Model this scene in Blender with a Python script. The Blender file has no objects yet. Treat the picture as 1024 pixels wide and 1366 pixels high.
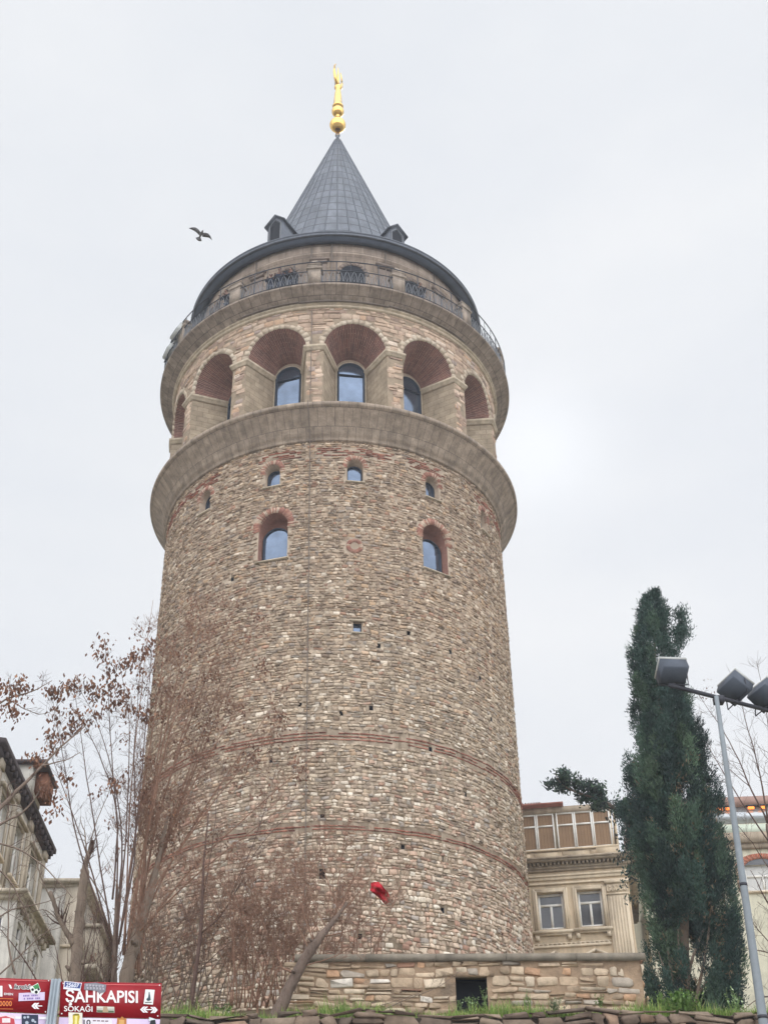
import bpy, bmesh, math, random
import numpy as np
from mathutils import Vector, Matrix

random.seed(7)
rng = np.random.default_rng(11)
PI = math.pi
scene = bpy.context.scene
COL = scene.collection

# ------------------------------------------------------------------ camera, sky, sun, exposure
F_PX, PITCH, ROLL, YAW = 1759.67, math.radians(35.4769), math.radians(1.06155), math.radians(2.63522)
IMW, IMH = 1024, 1366
TD = 54.3094                       # distance from the eye to the tower axis; the eye is the origin
EYE = 1.6                          # the street lies this far below the eye

def cam_axes():
    cy, sy = math.cos(YAW), math.sin(YAW)
    fwd = np.array([sy*math.cos(PITCH), cy*math.cos(PITCH), math.sin(PITCH)])
    right = np.array([cy, -sy, 0.0]); down = np.cross(fwd, right)
    c, s = math.cos(ROLL), math.sin(ROLL)
    return np.array([c*right+s*down, -s*right+c*down, fwd])
RM = cam_axes()
cd = bpy.data.cameras.new('camera'); cam = bpy.data.objects.new('camera', cd); COL.objects.link(cam)
cd.sensor_fit = 'HORIZONTAL'; cd.sensor_width = 36.0; cd.lens = F_PX/IMW*36.0
cd.clip_start = 0.05; cd.clip_end = 8000
m = Matrix.Identity(4)
for i in range(3):
    m[i][0] = RM[0][i]; m[i][1] = -RM[1][i]; m[i][2] = -RM[2][i]
cam.matrix_world = m
scene.camera = cam

def ray(px, py):
    return RM.T @ np.array([(px-IMW/2)/F_PX, (py-IMH/2)/F_PX, 1.0])
def at(px, py, Y):                 # surveyed point at distance Y in front of the eye
    d = ray(px, py); return d*(Y/d[1])
def oncyl(px, py, r):              # azimuth (rad) and height of a point on a cylinder round the tower axis
    d = ray(px, py); a = d[0]**2+d[1]**2; b = -2*d[1]*TD; c = TD*TD-r*r
    k = (-b-math.sqrt(b*b-4*a*c))/(2*a); P = d*k
    return math.atan2(P[0], TD-P[1]), P[2]

SUN_DIR = ray(715, 600); SUN_DIR = SUN_DIR/np.linalg.norm(SUN_DIR)
sun_el = math.asin(SUN_DIR[2]); sun_az = math.atan2(SUN_DIR[0], SUN_DIR[1])
w = bpy.data.worlds.new('World'); scene.world = w; w.use_nodes = True
nt = w.node_tree; nt.nodes.clear()
def N(t, **k):
    n = nt.nodes.new(t)
    for a, b in k.items(): setattr(n, a, b)
    return n
L = nt.links.new
sky = N('ShaderNodeTexSky', sky_type='NISHITA', sun_disc=False)
sky.sun_elevation = sun_el; sky.sun_rotation = sun_az
bg1 = N('ShaderNodeBackground'); bg1.inputs['Strength'].default_value = 0.06
L(sky.outputs[0], bg1.inputs['Color'])
tc = N('ShaderNodeTexCoord')
noi = N('ShaderNodeTexNoise'); noi.inputs['Scale'].default_value = 2.2; noi.inputs['Detail'].default_value = 6; noi.inputs['Roughness'].default_value = .55
cmap = N('ShaderNodeMapping'); cmap.inputs['Scale'].default_value = (1.0, 1.0, 2.4); L(tc.outputs['Generated'], cmap.inputs['Vector']); L(cmap.outputs[0], noi.inputs['Vector'])
ramp = N('ShaderNodeValToRGB'); L(noi.outputs['Fac'], ramp.inputs['Fac'])
ramp.color_ramp.elements[0].position = .3; ramp.color_ramp.elements[0].color = (.74, .775, .83, 1)
ramp.color_ramp.elements[1].position = .72; ramp.color_ramp.elements[1].color = (.87, .885, .905, 1)
def dot(v):
    d = N('ShaderNodeVectorMath', operation='DOT_PRODUCT'); L(tc.outputs['Generated'], d.inputs[0]); d.inputs[1].default_value = tuple(v); return d.outputs['Value']
def math_(op, a, b=None, clamp=False):
    n = N('ShaderNodeMath', operation=op, use_clamp=clamp)
    for i, x in enumerate((a, b)):
        if x is None: continue
        if isinstance(x, (int, float)): n.inputs[i].default_value = x
        else: L(x, n.inputs[i])
    return n.outputs[0]
glow = math_('MULTIPLY', math_('POWER', math_('MAXIMUM', dot(SUN_DIR), 0.0), 900.0), .14)      # sun behind the cloud
behind = math_('MULTIPLY', math_('MAXIMUM', math_('ADD', dot((0.1, -0.9, .35)), .10), 0.0), 2.4)  # extra sky brightness added behind the viewer, unseen, to light the tower front
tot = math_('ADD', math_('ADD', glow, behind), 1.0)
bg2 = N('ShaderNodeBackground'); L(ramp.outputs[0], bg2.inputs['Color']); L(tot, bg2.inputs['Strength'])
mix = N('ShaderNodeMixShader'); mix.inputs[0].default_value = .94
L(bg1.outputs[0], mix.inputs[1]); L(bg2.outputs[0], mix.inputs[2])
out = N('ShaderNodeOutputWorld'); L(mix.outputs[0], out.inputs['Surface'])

sd = bpy.data.lights.new('sun', 'SUN'); so = bpy.data.objects.new('sun', sd); COL.objects.link(so)
sd.energy = 0.8; sd.angle = math.radians(20); sd.color = (1, .96, .9)
so.location = (0, 0, 120)
so.rotation_euler = Vector(tuple(-SUN_DIR)).to_track_quat('-Z', 'Y').to_euler()
scene.view_settings.view_transform = 'Standard'; scene.view_settings.look = 'None'
scene.view_settings.exposure = 0.1; scene.view_settings.gamma = 1.0
scene.render.engine = 'CYCLES'
scene.cycles.max_bounces = 6; scene.cycles.diffuse_bounces = 3

# ------------------------------------------------------------------ helpers
def S(r, g, b):                    # sRGB 0-255 to linear
    f = lambda c: (c/255/12.92) if c/255 <= .04045 else ((c/255+.055)/1.055)**2.4
    return (f(r), f(g), f(b))
def prop(o, label=None, cat=None, group=None, kind=None):
    if label: o['label'] = label
    if cat: o['category'] = cat
    if group: o['group'] = group
    if kind: o['kind'] = kind
    return o
def thing(name, label, cat, loc=(0, 0, 0), group=None):
    o = bpy.data.objects.new(name, None); COL.objects.link(o); o.location = tuple(float(v) for v in loc)
    o.empty_display_size = .3
    return prop(o, label, cat, group)

class MB:
    """collects polygons (with material index, uv and tint) and links them as one mesh object"""
    def __init__(s): s.v = []; s.nv = 0; s.fl = []; s.fs = []; s.mi = []; s.uv = []; s.t = []
    def raw(s, V, faces, mat=0, tint=None, uv=None):
        V = np.asarray(V, float).reshape(-1, 3)
        s.v.append(V); base = s.nv; s.nv += len(V)
        if tint is None: tint = (1, 1, 1)
        T = np.asarray(tint, float)
        if T.ndim == 1: T = np.tile(T, (len(V), 1))
        s.t.append(T)
        U = np.zeros((len(V), 2)) if uv is None else np.asarray(uv, float)
        for f in faces:
            s.fs.append(len(f)); s.fl.append(np.asarray(f)+base); s.mi.append(mat); s.uv.append(U[list(f)])
        return base
    def bulk(s, V, F, mat=0, tint=None, uv=None):       # F: (n,k) array
        V = np.asarray(V, float).reshape(-1, 3); F = np.asarray(F)
        s.v.append(V); base = s.nv; s.nv += len(V)
        s.t.append(np.ones((len(V), 3)) if tint is None else np.asarray(tint, float).reshape(-1, 3))
        U = np.zeros((len(V), 2)) if uv is None else np.asarray(uv, float)
        s.fs.extend([F.shape[1]]*len(F)); s.fl.append((F+base).ravel()); s.mi.extend([mat]*len(F) if np.isscalar(mat) else list(mat)); s.uv.append(U[F.ravel()])
    def box(s, c, d, M=None, mat=0, tint=None):          # centre, full dims, optional 3x3 whose columns are the local axes
        x, y, z = (np.array(d)/2)
        P = np.array([[-x,-y,-z],[x,-y,-z],[x,y,-z],[-x,y,-z],[-x,-y,z],[x,-y,z],[x,y,z],[-x,y,z]])
        if M is not None: P = P @ np.asarray(M).T
        s.raw(P+np.asarray(c), [(0,3,2,1),(4,5,6,7),(0,1,5,4),(1,2,6,5),(2,3,7,6),(3,0,4,7)], mat, tint)
    def tube(s, pts, rad, n=6, mat=0, tint=None, cap=True):
        pts = np.asarray(pts, float); k = len(pts)
        rad = np.full(k, rad) if np.isscalar(rad) else np.asarray(rad, float)
        t = np.gradient(pts, axis=0); t /= (np.linalg.norm(t, axis=1)[:, None]+1e-12)
        ref = np.array([0, 0, 1.0]) if abs(t[0][2]) < .9 else np.array([1.0, 0, 0])
        V = []
        a = np.arange(n)*2*PI/n
        for i in range(k):
            x = np.cross(ref, t[i]); x /= np.linalg.norm(x)+1e-12; y = np.cross(t[i], x); ref = np.cross(t[i], x) if False else ref
            V.append(pts[i]+rad[i]*(np.cos(a)[:, None]*x+np.sin(a)[:, None]*y))
        V = np.concatenate(V)
        i = np.arange(k-1)[:, None]*n; j = np.arange(n)[None]; j2 = (j+1) % n
        F = np.stack([i+j, i+j2, i+n+j2, i+n+j], -1).reshape(-1, 4)
        s.bulk(V, F, mat, None if tint is None else np.tile(np.asarray(tint), (len(V), 1)))
        if cap:
            b = s.nv-len(V)
            for f in (list(range(n-1, -1, -1)), list(range((k-1)*n, k*n))):
                s.fs.append(n); s.fl.append(np.asarray(f)+b); s.mi.append(mat); s.uv.append(np.zeros((n, 2)))
    def lathe(s, prof, c=(0, 0, 0), n=192, a0=0, a1=2*PI, mat=0, uvr=None):   # prof [(r,z)], azimuth 0 faces the camera
        prof = np.asarray(prof, float); closed = abs(a1-a0-2*PI) < 1e-6
        A = np.linspace(a0, a1, n+1)
        R, Z = prof[:, 0], prof[:, 1]
        V = np.stack([np.sin(A)[:, None]*R[None], -np.cos(A)[:, None]*R[None], np.broadcast_to(Z, (n+1, len(Z)))], -1)
        l = np.concatenate([[0], np.cumsum(np.hypot(np.diff(R), np.diff(Z)))])
        U = np.stack(np.broadcast_arrays(A[:, None]*(uvr or max(R)), l[None]), -1)
        p = len(Z)
        i = np.arange(n)[:, None]*p; j = np.arange(p-1)[None]
        F = np.stack([i+j, i+p+j, i+p+j+1, i+j+1], -1).reshape(-1, 4)
        s.bulk(V.reshape(-1, 3)+np.asarray(c), F, mat, None, U.reshape(-1, 2))
    def mesh(s, name, mats, org):
        me = bpy.data.meshes.new(name)
        V = np.concatenate(s.v)-np.asarray(org)
        fl = np.concatenate(s.fl); fs = np.array(s.fs)
        me.vertices.add(len(V)); me.vertices.foreach_set('co', V.ravel().astype(np.float32))
        me.loops.add(len(fl)); me.loops.foreach_set('vertex_index', fl.astype(np.int32))
        me.polygons.add(len(fs)); me.polygons.foreach_set('loop_start', np.concatenate([[0], np.cumsum(fs)[:-1]]).astype(np.int32))
        me.polygons.foreach_set('material_index', np.array(s.mi, np.int32))
        u = me.uv_layers.new(name='UVMap'); u.data.foreach_set('uv', np.concatenate(s.uv).ravel().astype(np.float32))
        a = me.attributes.new('tint', 'FLOAT_COLOR', 'POINT'); T = np.concatenate(s.t)
        a.data.foreach_set('color', np.concatenate([T, np.ones((len(T), 1))], 1).ravel().astype(np.float32))
        for x in mats: me.materials.append(x)
        me.update(calc_edges=True); me.validate()
        return me
    def build(s, name, mats, parent=None, smooth=False, org=None):
        if not isinstance(mats, (list, tuple)): mats = [mats]
        pw = np.zeros(3)
        q = parent
        while q is not None: pw = pw+np.array(q.location); q = q.parent
        if parent is not None and org is None: o_ = pw
        else: o_ = np.zeros(3) if org is None else np.asarray(org, float)
        me = s.mesh(name, mats, o_)
        if smooth: me.polygons.foreach_set('use_smooth', np.ones(len(me.polygons), bool))
        o = bpy.data.objects.new(name, me); COL.objects.link(o)
        if parent is not None: o.parent = parent
        o.location = tuple(o_-pw)
        return o

# ------------------------------------------------------------------ materials
def mat(name, base=(.5, .5, .5), rough=.8, metal=0.0, tint=False, noise=0.0, nscale=6.0, bump=0.0, bscale=20.0, detail=6, emit=None, brick=None, coord='Object', stretch=(1, 1, 1), streak=0.0, spec=.3, dirt=None):
    m = bpy.data.materials.new(name); m.use_nodes = True
    t = m.node_tree; b = t.nodes['Principled BSDF']
    b.inputs['Roughness'].default_value = rough; b.inputs['Metallic'].default_value = metal
    b.inputs['Specular IOR Level'].default_value = spec
    tcn = t.nodes.new('ShaderNodeTexCoord')
    mp = t.nodes.new('ShaderNodeMapping'); mp.inputs['Scale'].default_value = stretch
    t.links.new(tcn.outputs[coord], mp.inputs['Vector'])
    vec = mp.outputs[0]
    def mixc(a, c, fac, mode='MULTIPLY'):
        n = t.nodes.new('ShaderNodeMix'); n.data_type = 'RGBA'; n.blend_type = mode
        for sock, x in ((n.inputs[6], a), (n.inputs[7], c)):
            if isinstance(x, tuple): sock.default_value = (*x, 1)
            else: t.links.new(x, sock)
        if isinstance(fac, (int, float)): n.inputs[0].default_value = fac
        else: t.links.new(fac, n.inputs[0])
        return n.outputs[2]
    def nz(scale, det=detail, rough_=.6, v=None):
        n = t.nodes.new('ShaderNodeTexNoise'); n.inputs['Scale'].default_value = scale; n.inputs['Detail'].default_value = det; n.inputs['Roughness'].default_value = rough_
        t.links.new(v or vec, n.inputs['Vector']); return n.outputs['Fac']
    def ramp_(f, p0, c0, p1, c1):
        r = t.nodes.new('ShaderNodeValToRGB'); t.links.new(f, r.inputs[0])
        r.color_ramp.elements[0].position = p0; r.color_ramp.elements[0].color = (*c0, 1)
        r.color_ramp.elements[1].position = p1; r.color_ramp.elements[1].color = (*c1, 1); return r.outputs[0]
    colr = base; hts = []
    if brick:
        bt = t.nodes.new('ShaderNodeTexBrick'); t.links.new(tcn.outputs['UV'], bt.inputs['Vector'])
        for k, v_ in brick.items():
            if k in ('offset', 'squash'): setattr(bt, k, v_)
            else: bt.inputs[k].default_value = (*v_, 1) if isinstance(v_, tuple) else v_
        colr = bt.outputs['Color']; hts.append((bt.outputs['Fac'], -.5))
    if tint:
        a = t.nodes.new('ShaderNodeAttribute'); a.attribute_name = 'tint'
        colr = mixc(colr, a.outputs['Color'], 1.0)
    if noise:
        f = nz(nscale)
        colr = mixc(colr, ramp_(f, .3, (1-noise,)*3, .7, (1+noise*.6,)*3), 1.0)
    if streak:
        ms = t.nodes.new('ShaderNodeMapping'); ms.inputs['Scale'].default_value = (3.5, 3.5, .35); t.links.new(tcn.outputs['Object'], ms.inputs['Vector'])
        f = nz(1.0, 5, .6, ms.outputs[0])
        colr = mixc(colr, ramp_(f, .38, (1-streak,)*3, .62, (1.05,)*3), 1.0)
    if dirt:
        f = nz(dirt[0], 5, .65); r = ramp_(f, dirt[1], (0, 0, 0), dirt[2], (1, 1, 1))
        colr = mixc(colr, dirt[3], r, 'MIX')
    if isinstance(colr, tuple): b.inputs['Base Color'].default_value = (*colr, 1)
    else: t.links.new(colr, b.inputs['Base Color'])
    prev = None
    if bump: hts.append((nz(bscale, 8, .65), 1.0))
    for h, sg in hts:
        bn_ = t.nodes.new('ShaderNodeBump'); bn_.inputs['Strength'].default_value = bump if sg > 0 else .5
        bn_.inputs['Distance'].default_value = .03 if sg > 0 else .02; bn_.invert = sg < 0
        t.links.new(h, bn_.inputs['Height'])
        if prev: t.links.new(prev, bn_.inputs['Normal'])
        prev = bn_.outputs[0]
    if prev: t.links.new(prev, b.inputs['Normal'])
    if emit:
        b.inputs['Emission Color'].default_value = (*emit[0], 1); b.inputs['Emission Strength'].default_value = emit[1]
    return m

M = {}
M['rubble'] = mat('rubble_stone', (1, 1, 1), .9, tint=True, noise=.26, nscale=7, streak=.13, bump=.6, bscale=16)
M['mortar'] = mat('lime_mortar', S(164, 147, 128), .95, noise=.3, nscale=3, bump=.5, bscale=25)
M['niche'] = mat('niche_stone', S(158, 140, 122), .9, noise=.25, nscale=4, bump=.5, bscale=14)
M['brickwork'] = mat('red_brick_lining', S(128, 92, 80), .9, noise=.3, nscale=5, bump=.6, bscale=18, stretch=(1, 1, 6))
M['cornice'] = mat('cornice_stone', S(158, 141, 124), .9, noise=.34, nscale=2.6, bump=.8, bscale=11, streak=.2, brick={'Color1': S(162, 145, 128), 'Color2': S(142, 127, 112), 'Mortar': S(96, 84, 75), 'Scale': 1.0, 'Brick Width': .40, 'Row Height': .86, 'Mortar Size': .009, 'offset': .5})
M['cornice_up'] = mat('upper_cornice_stone', S(146, 130, 116), .9, noise=.3, nscale=1.8, bump=.35, bscale=9, streak=.3, brick={'Color1': S(160, 145, 131), 'Color2': S(143, 129, 117), 'Mortar': S(92, 80, 72), 'Scale': 1.0, 'Brick Width': .55, 'Row Height': .62, 'Mortar Size': .012, 'offset': .5})
M['arcade'] = mat('arcade_mortar', S(152, 135, 115), .95, noise=.35, nscale=2.5, bump=.5, bscale=14)
M['ashlar'] = mat('arcade_ashlar', (1, 1, 1), .9, tint=True, noise=.28, nscale=4, bump=.6, bscale=12)
M['dressed'] = mat('dressed_stone', S(182, 166, 144), .85, noise=.22, nscale=4, bump=.35, bscale=12, streak=.2)
M['pier'] = mat('niche_side_stone', S(168, 151, 130), .9, noise=.28, nscale=2.2, bump=.5, bscale=10, brick={'Color1': S(172, 155, 133), 'Color2': S(156, 140, 119), 'Mortar': S(134, 118, 98), 'Scale': 1.0, 'Brick Width': .6, 'Row Height': .3, 'Mortar Size': .012, 'offset': .5})
M['vault'] = mat('vault_brick', S(120, 84, 74), .9, noise=.3, nscale=2.0, bump=.6, bscale=10, brick={'Color1': S(132, 88, 76), 'Color2': S(104, 74, 68), 'Mortar': S(160, 130, 116), 'Scale': 1.0, 'Brick Width': .5, 'Row Height': .07, 'Mortar Size': .012, 'offset': .5})
M['drum'] = mat('drum_ashlar', S(170, 152, 136), .9, noise=.25, nscale=1.5, bump=.3, bscale=10, streak=.22, brick={'Color1': S(172, 154, 138), 'Color2': S(156, 140, 126), 'Mortar': S(122, 108, 98), 'Scale': 1.0, 'Brick Width': .95, 'Row Height': .42, 'Mortar Size': .012, 'offset': .5})
M['pedestal'] = mat('sooty_stone', S(150, 136, 122), .9, noise=.3, nscale=3, bump=.4, bscale=12, streak=.3)
M['lead'] = mat('lead_roof', S(100, 104, 112), .55, metal=.2, noise=.2, nscale=1.0, streak=.22, brick={'Color1': S(108, 112, 119), 'Color2': S(96, 100, 108), 'Mortar': S(50, 54, 62), 'Scale': 1.0, 'Brick Width': 1.0, 'Row Height': .95, 'Mortar Size': .045, 'offset': .0})
M['lead_plain'] = mat('lead_sheet', S(94, 98, 106), .5, metal=.25, noise=.2, nscale=3, streak=.15)
M['gutter'] = mat('gutter_metal', S(84, 92, 106), .5, metal=.3, noise=.15, nscale=3)
M['gold'] = mat('gilded_copper', S(236, 194, 112), .22, metal=1.0, noise=.12, nscale=6)
M['iron'] = mat('wrought_iron', S(62, 64, 70), .6, metal=.4)
M['iron_grey'] = mat('grey_iron_panel', S(120, 122, 126), .6, metal=.3)
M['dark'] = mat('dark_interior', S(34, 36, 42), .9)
M['frame'] = mat('window_frame_metal', S(44, 52, 64), .45, metal=.4)
M['glass'] = mat('coated_glass', S(104, 116, 134), .08, metal=.8, noise=.3, nscale=1.3)
M['glass_dark'] = mat('dark_glass', S(88, 88, 90), .12, metal=.25, noise=.2, nscale=1.2)
M['cable'] = mat('cable_grey', S(112, 101, 92), .8)
# ------------------------------------------------------------------ masonry
def frame_cyl(az):                                   # radial (outwards) and tangential (to the right) unit vectors
    return np.array([math.sin(az), -math.cos(az), 0]), np.array([math.cos(az), math.sin(az), 0])
def cyl(r):
    def f(u, z, d):
        a = u/r
        return np.stack([np.sin(a)*(r+d), TD-np.cos(a)*(r+d), z], -1)
    return f
def pick(pal, n):
    c = np.array([S(*p[1]) for p in pal]); w_ = np.array([p[0] for p in pal], float); w_ /= w_.sum()
    mean = (c*w_[:, None]).sum(0); c = mean+(c-mean)*.76
    return c[rng.choice(len(pal), n, p=w_)]
def lay(mb, mapf, u0, u1, z0, z1, hr, lr, colf, skip=None, relief=(.02, .05), gap=.012, warp=.03, jit=.012, split=.15, mat=0, cut=.3, drop=.01):
    """coursed rubble: irregular stones standing proud of their mortar, all in one mesh"""
    rects = []
    z = z0
    while z < z1:
        h = min(rng.uniform(*hr(z) if callable(hr) else hr), max(z1-z, .06))
        u = u0-rng.uniform(0, .4)
        while u < u1:
            lo, hi = lr(z) if callable(lr) else lr
            l = rng.uniform(lo, hi)*(.7 if rng.random() < .2 else 1)
            if l > hi*.55 and rng.random() < split and h > .11:
                k = rng.uniform(.38, .62)
                rects += [(u, u+l, z, z+h*k), (u, u+l, z+h*k, z+h)]
            else: rects.append((u, u+l, z, z+h))
            u += l
        z += h
    R = np.array(rects)
    cu, cz = (R[:, 0]+R[:, 1])/2, (R[:, 2]+R[:, 3])/2
    keep = rng.random(len(R)) > drop
    if skip is not None: keep &= ~skip(R, cu, cz)
    R, cu, cz = R[keep], cu[keep], cz[keep]; n = len(R)
    g = gap*rng.uniform(.5, 1.5, n)
    hw = (R[:, 1]-R[:, 0])/2-g; hh = (R[:, 3]-R[:, 2])/2-g
    hw = np.maximum(hw, .02); hh = np.maximum(hh, .015)
    c = np.minimum(hw, hh)*rng.uniform(cut*.5, cut*1.5, n)
    sx = np.array([-1, 1, 1, 1, 1, -1, -1, -1.]); sy = np.array([-1, -1, -1, 1, 1, 1, 1, -1.])
    cx = np.array([1, 1, 0, 0, 1, 1, 0, 0.]); cyy = 1-cx
    X = sx*hw[:, None]-sx*cx*c[:, None]; Yv = sy*hh[:, None]-sy*cyy*c[:, None]
    X = X+rng.normal(0, jit, X.shape); Yv = Yv+rng.normal(0, jit*.7, X.shape)
    rel = rng.uniform(*relief, n); tilt = rng.normal(0, .012, (n, 2))
    rings = []
    for sc, dp in ((1.0, -.25), (.97, .6), (.82, 1.0)):
        U = cu[:, None]+X*(1-(1-sc)*np.minimum(1, hh/hw)[:, None]) if sc < 1 else cu[:, None]+X
        Z = cz[:, None]+Yv*sc
        Dp = rel[:, None]*dp+(tilt[:, :1]*sx+tilt[:, 1:]*sy)*(dp > 0)+rng.normal(0, .003, U.shape)
        Z = Z+warp*(np.sin(U*1.3+Z*2.1)+.6*np.sin(U*3.3-Z*1.3+1)+.4*np.sin(U*6.1+Z*.7))
        rings.append(mapf(U, Z, Dp))
    V = np.stack(rings, 1)                           # n,3,8,3
    T = colf(cu, cz, n)*rng.uniform(.86, 1.12, (n, 1))
    b = np.arange(n)[:, None, None]*24; k = np.arange(2)[None, :, None]*8; j = np.arange(8)[None, None]; j2 = (j+1) % 8
    F = np.stack([b+k+j, b+k+j2, b+k+8+j2, b+k+8+j], -1).reshape(-1, 4)
    Vf = V.reshape(-1, 3); Tf = np.repeat(T, 24, 0)
    base = mb.nv
    mb.bulk(Vf, F, mat, Tf)
    top = (np.arange(n)[:, None]*24+16+np.arange(8)[None])+base
    mb.fs.extend([8]*n); mb.fl.append(top.ravel()); mb.mi.extend([mat]*n); mb.uv.append(np.zeros((n*8, 2)))

tower = thing('stone_tower', 'tall round rubble stone tower with arcaded gallery, balcony and grey conical roof', 'tower', (0, TD, 12.4))
AX = (0, TD, 0)
RS = 8.17
AZ0, STEP = math.radians(6.3), math.radians(26.0)

# openings in the shaft: azimuth, half width, sill z, spring z, depth, kind
OPEN = []
for k, dz in ((-2, 0), (-1, 0), (0, 0), (1, .02), (2, 0)):
    OPEN.append((AZ0+k*STEP, .36, 34.55, 35.42, .55, 'small'))
for a in (math.radians(-18.7), math.radians(32.5)):
    OPEN.append((a, .66, 30.68, 32.45, .55, 'big'))
OPEN.append((math.radians(6.8), .18, 26.95, None, .4, 'slit'))
OPEN.append((math.radians(-2.3), .11, 16.75, None, .5, 'slot'))
holes = [(310, 773), (455, 952), (495, 945), (522, 950), (537, 1130), (574, 1000), (362, 1015), (430, 1090), (600, 870), (640, 905), (545, 845), (505, 862), (620, 1060), (480, 1250), (590, 1215), (400, 940), (655, 960)]
HOLES = [oncyl(x, y, RS) for x, y in holes]
for a, z in HOLES: OPEN.append((a, .075, z-.09, None, .35, 'hole'))
RND = (math.radians(6.03), 31.16, .19, .36)

def arch_outline(hw, z0, zs, n=14):
    if zs is None: return None
    t = np.linspace(0, PI, n+1)
    return [(-hw, z0), (hw, z0)]+[(hw*math.cos(x), zs+hw*math.sin(x)) for x in t]
def outline(o):
    a, hw, z0, zs, d, kind = o
    if zs is None:
        h = {'slit': .52, 'slot': .36, 'hole': .19}[kind]
        return [(-hw, z0), (hw, z0), (hw, z0+h), (-hw, z0+h)]
    return arch_outline(hw, z0, zs)
def prism(mb, a, out, r0, r1, mats=(0, 0, 0)):       # outline in (tangent, z) swept from radius r0 (inner) to r1 (outer); mats side, inner cap, outer cap
    e, t = frame_cyl(a); n = len(out)
    P = np.array([t*x+np.array([0, 0, z]) for x, z in out])+np.array(AX)
    V = np.concatenate([P+e*r0, P+e*r1])
    mb.raw(V, [(i, (i+1) % n, n+(i+1) % n, n+i) for i in range(n)], mats[0])
    mb.raw(V, [tuple(range(n-1, -1, -1))], mats[1]); mb.raw(V, [tuple(range(n, 2*n))], mats[2])

def shaft_mesh():
    c = MB(); n = 240; Z0, Z1 = 12.0, 37.2
    A = np.arange(n)*2*PI/n
    ringv = lambda z: np.stack([np.sin(A)*RS, TD-np.cos(A)*RS, np.full(n, z)], -1)
    c.raw(np.concatenate([ringv(Z0), ringv(Z1)]), [(i, (i+1) % n, n+(i+1) % n, n+i) for i in range(n)]+[tuple(range(n-1, -1, -1)), tuple(range(n, 2*n))])
    body = c.build('shaft', [M['mortar'], M['niche'], M['brickwork'], M['dark']])
    k = MB()
    for o in OPEN:
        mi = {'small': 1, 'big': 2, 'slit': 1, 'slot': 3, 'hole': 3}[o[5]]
        e, t = frame_cyl(o[0]); out = outline(o); nn = len(out)
        P = np.array([t*x+np.array([0, 0, z]) for x, z in out])+np.array(AX)
        V = np.concatenate([P+e*(RS-o[4]), P+e*(RS+.5)])
        k.raw(V, [(i, (i+1) % nn, nn+(i+1) % nn, nn+i) for i in range(nn)]+[tuple(range(nn-1, -1, -1)), tuple(range(nn, 2*nn))], mi)
    cut = k.build('cutter', [M['mortar'], M['niche'], M['brickwork'], M['dark']])
    bmd = body.modifiers.new('cut', 'BOOLEAN'); bmd.operation = 'DIFFERENCE'; bmd.object = cut; bmd.solver = 'EXACT'; bmd.material_mode = 'INDEX'
    bpy.context.view_layer.update()
    ev = body.evaluated_get(bpy.context.evaluated_depsgraph_get()); me = ev.to_mesh()
    V = np.array([v.co[:] for v in me.vertices]); Fs = [tuple(p.vertices) for p in me.polygons]; mi = [p.material_index for p in me.polygons]
    ev.to_mesh_clear()
    bpy.data.objects.remove(body); bpy.data.objects.remove(cut)
    return V, Fs, mi
SV, SF, SM = shaft_mesh()
sh = MB()
sh.raw(SV, SF, 0); sh.mi = list(SM)

def blocked(R, cu, cz, r=RS, pad=.0):
    bad = np.zeros(len(cu), bool)
    for a, hw, z0, zs, d, kind in OPEN:
        du = np.abs(cu-a*r); half = (R[:, 1]-R[:, 0])/2; hh = (R[:, 3]-R[:, 2])/2
        h = {'slit': .52, 'slot': .36, 'hole': .19}.get(kind)
        zt = z0+h if zs is None else zs
        tol = .35 if kind == 'hole' else .75
        bad |= (du < hw+half*tol) & (cz > z0-hh*.6) & (cz < zt+hh*.6)
        if zs is not None:
            bad |= (np.hypot(du, np.maximum(cz-zs, 0)) < hw+(.26 if kind == 'small' else .33)) & (cz > zs-.05)
    bad |= np.hypot(cu-RND[0]*r, cz-RND[1]) < RND[3]+.12
    return bad
BANDS = [(18.58, 18.80), (22.18, 22.58), (35.95, 36.42)]
def sk_stone(R, cu, cz):
    b = blocked(R, cu, cz)
    for z0, z1 in BANDS[:2]: b |= (R[:, 3] > z0+.0) & (R[:, 2] < z1-.0)
    bz = (cz > BANDS[2][0]) & (cz < BANDS[2][1]) & (np.sin(cu*1.7)+np.sin(cu*.6+1) > -.5)
    return b | bz
PAL_UP = [(30, (174, 152, 130)), (22, (156, 135, 115)), (14, (194, 174, 151)), (12, (134, 115, 99)), (8, (182, 152, 122)), (6, (216, 199, 178)), (4, (158, 120, 99)), (4, (146, 135, 125))]
PAL_MID = [(30, (183, 163, 140)), (22, (161, 142, 122)), (14, (207, 189, 166)), (10, (141, 125, 110)), (6, (187, 158, 130)), (8, (227, 213, 194)), (3, (165, 126, 105)), (6, (161, 152, 142))]
PAL_LOW = [(26, (201, 179, 157)), (18, (177, 155, 135)), (18, (219, 201, 180)), (8, (183, 147, 126)), (8, (205, 171, 148)), (10, (232, 221, 203)), (6, (157, 115, 96)), (7, (165, 156, 148)), (6, (141, 124, 110))]
def col_shaft(cu, cz, n):
    a, b, c = pick(PAL_UP, n), pick(PAL_MID, n), pick(PAL_LOW, n)
    patch = .5*np.sin(cu*.55+cz*.35+1)+.5*np.sin(cu*.21-cz*.5+2)     # building campaigns: patches of one quarry
    x = cz+2.2*patch+rng.normal(0, 1.6, n)
    out = np.where((x > 27)[:, None], a, np.where((x > 19.5)[:, None], b, c))
    return out*(1+.07*patch[:, None])
hr = lambda z: (.085, .17) if z > 27 else ((.095, .18) if z > 19 else (.10, .21))
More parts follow.
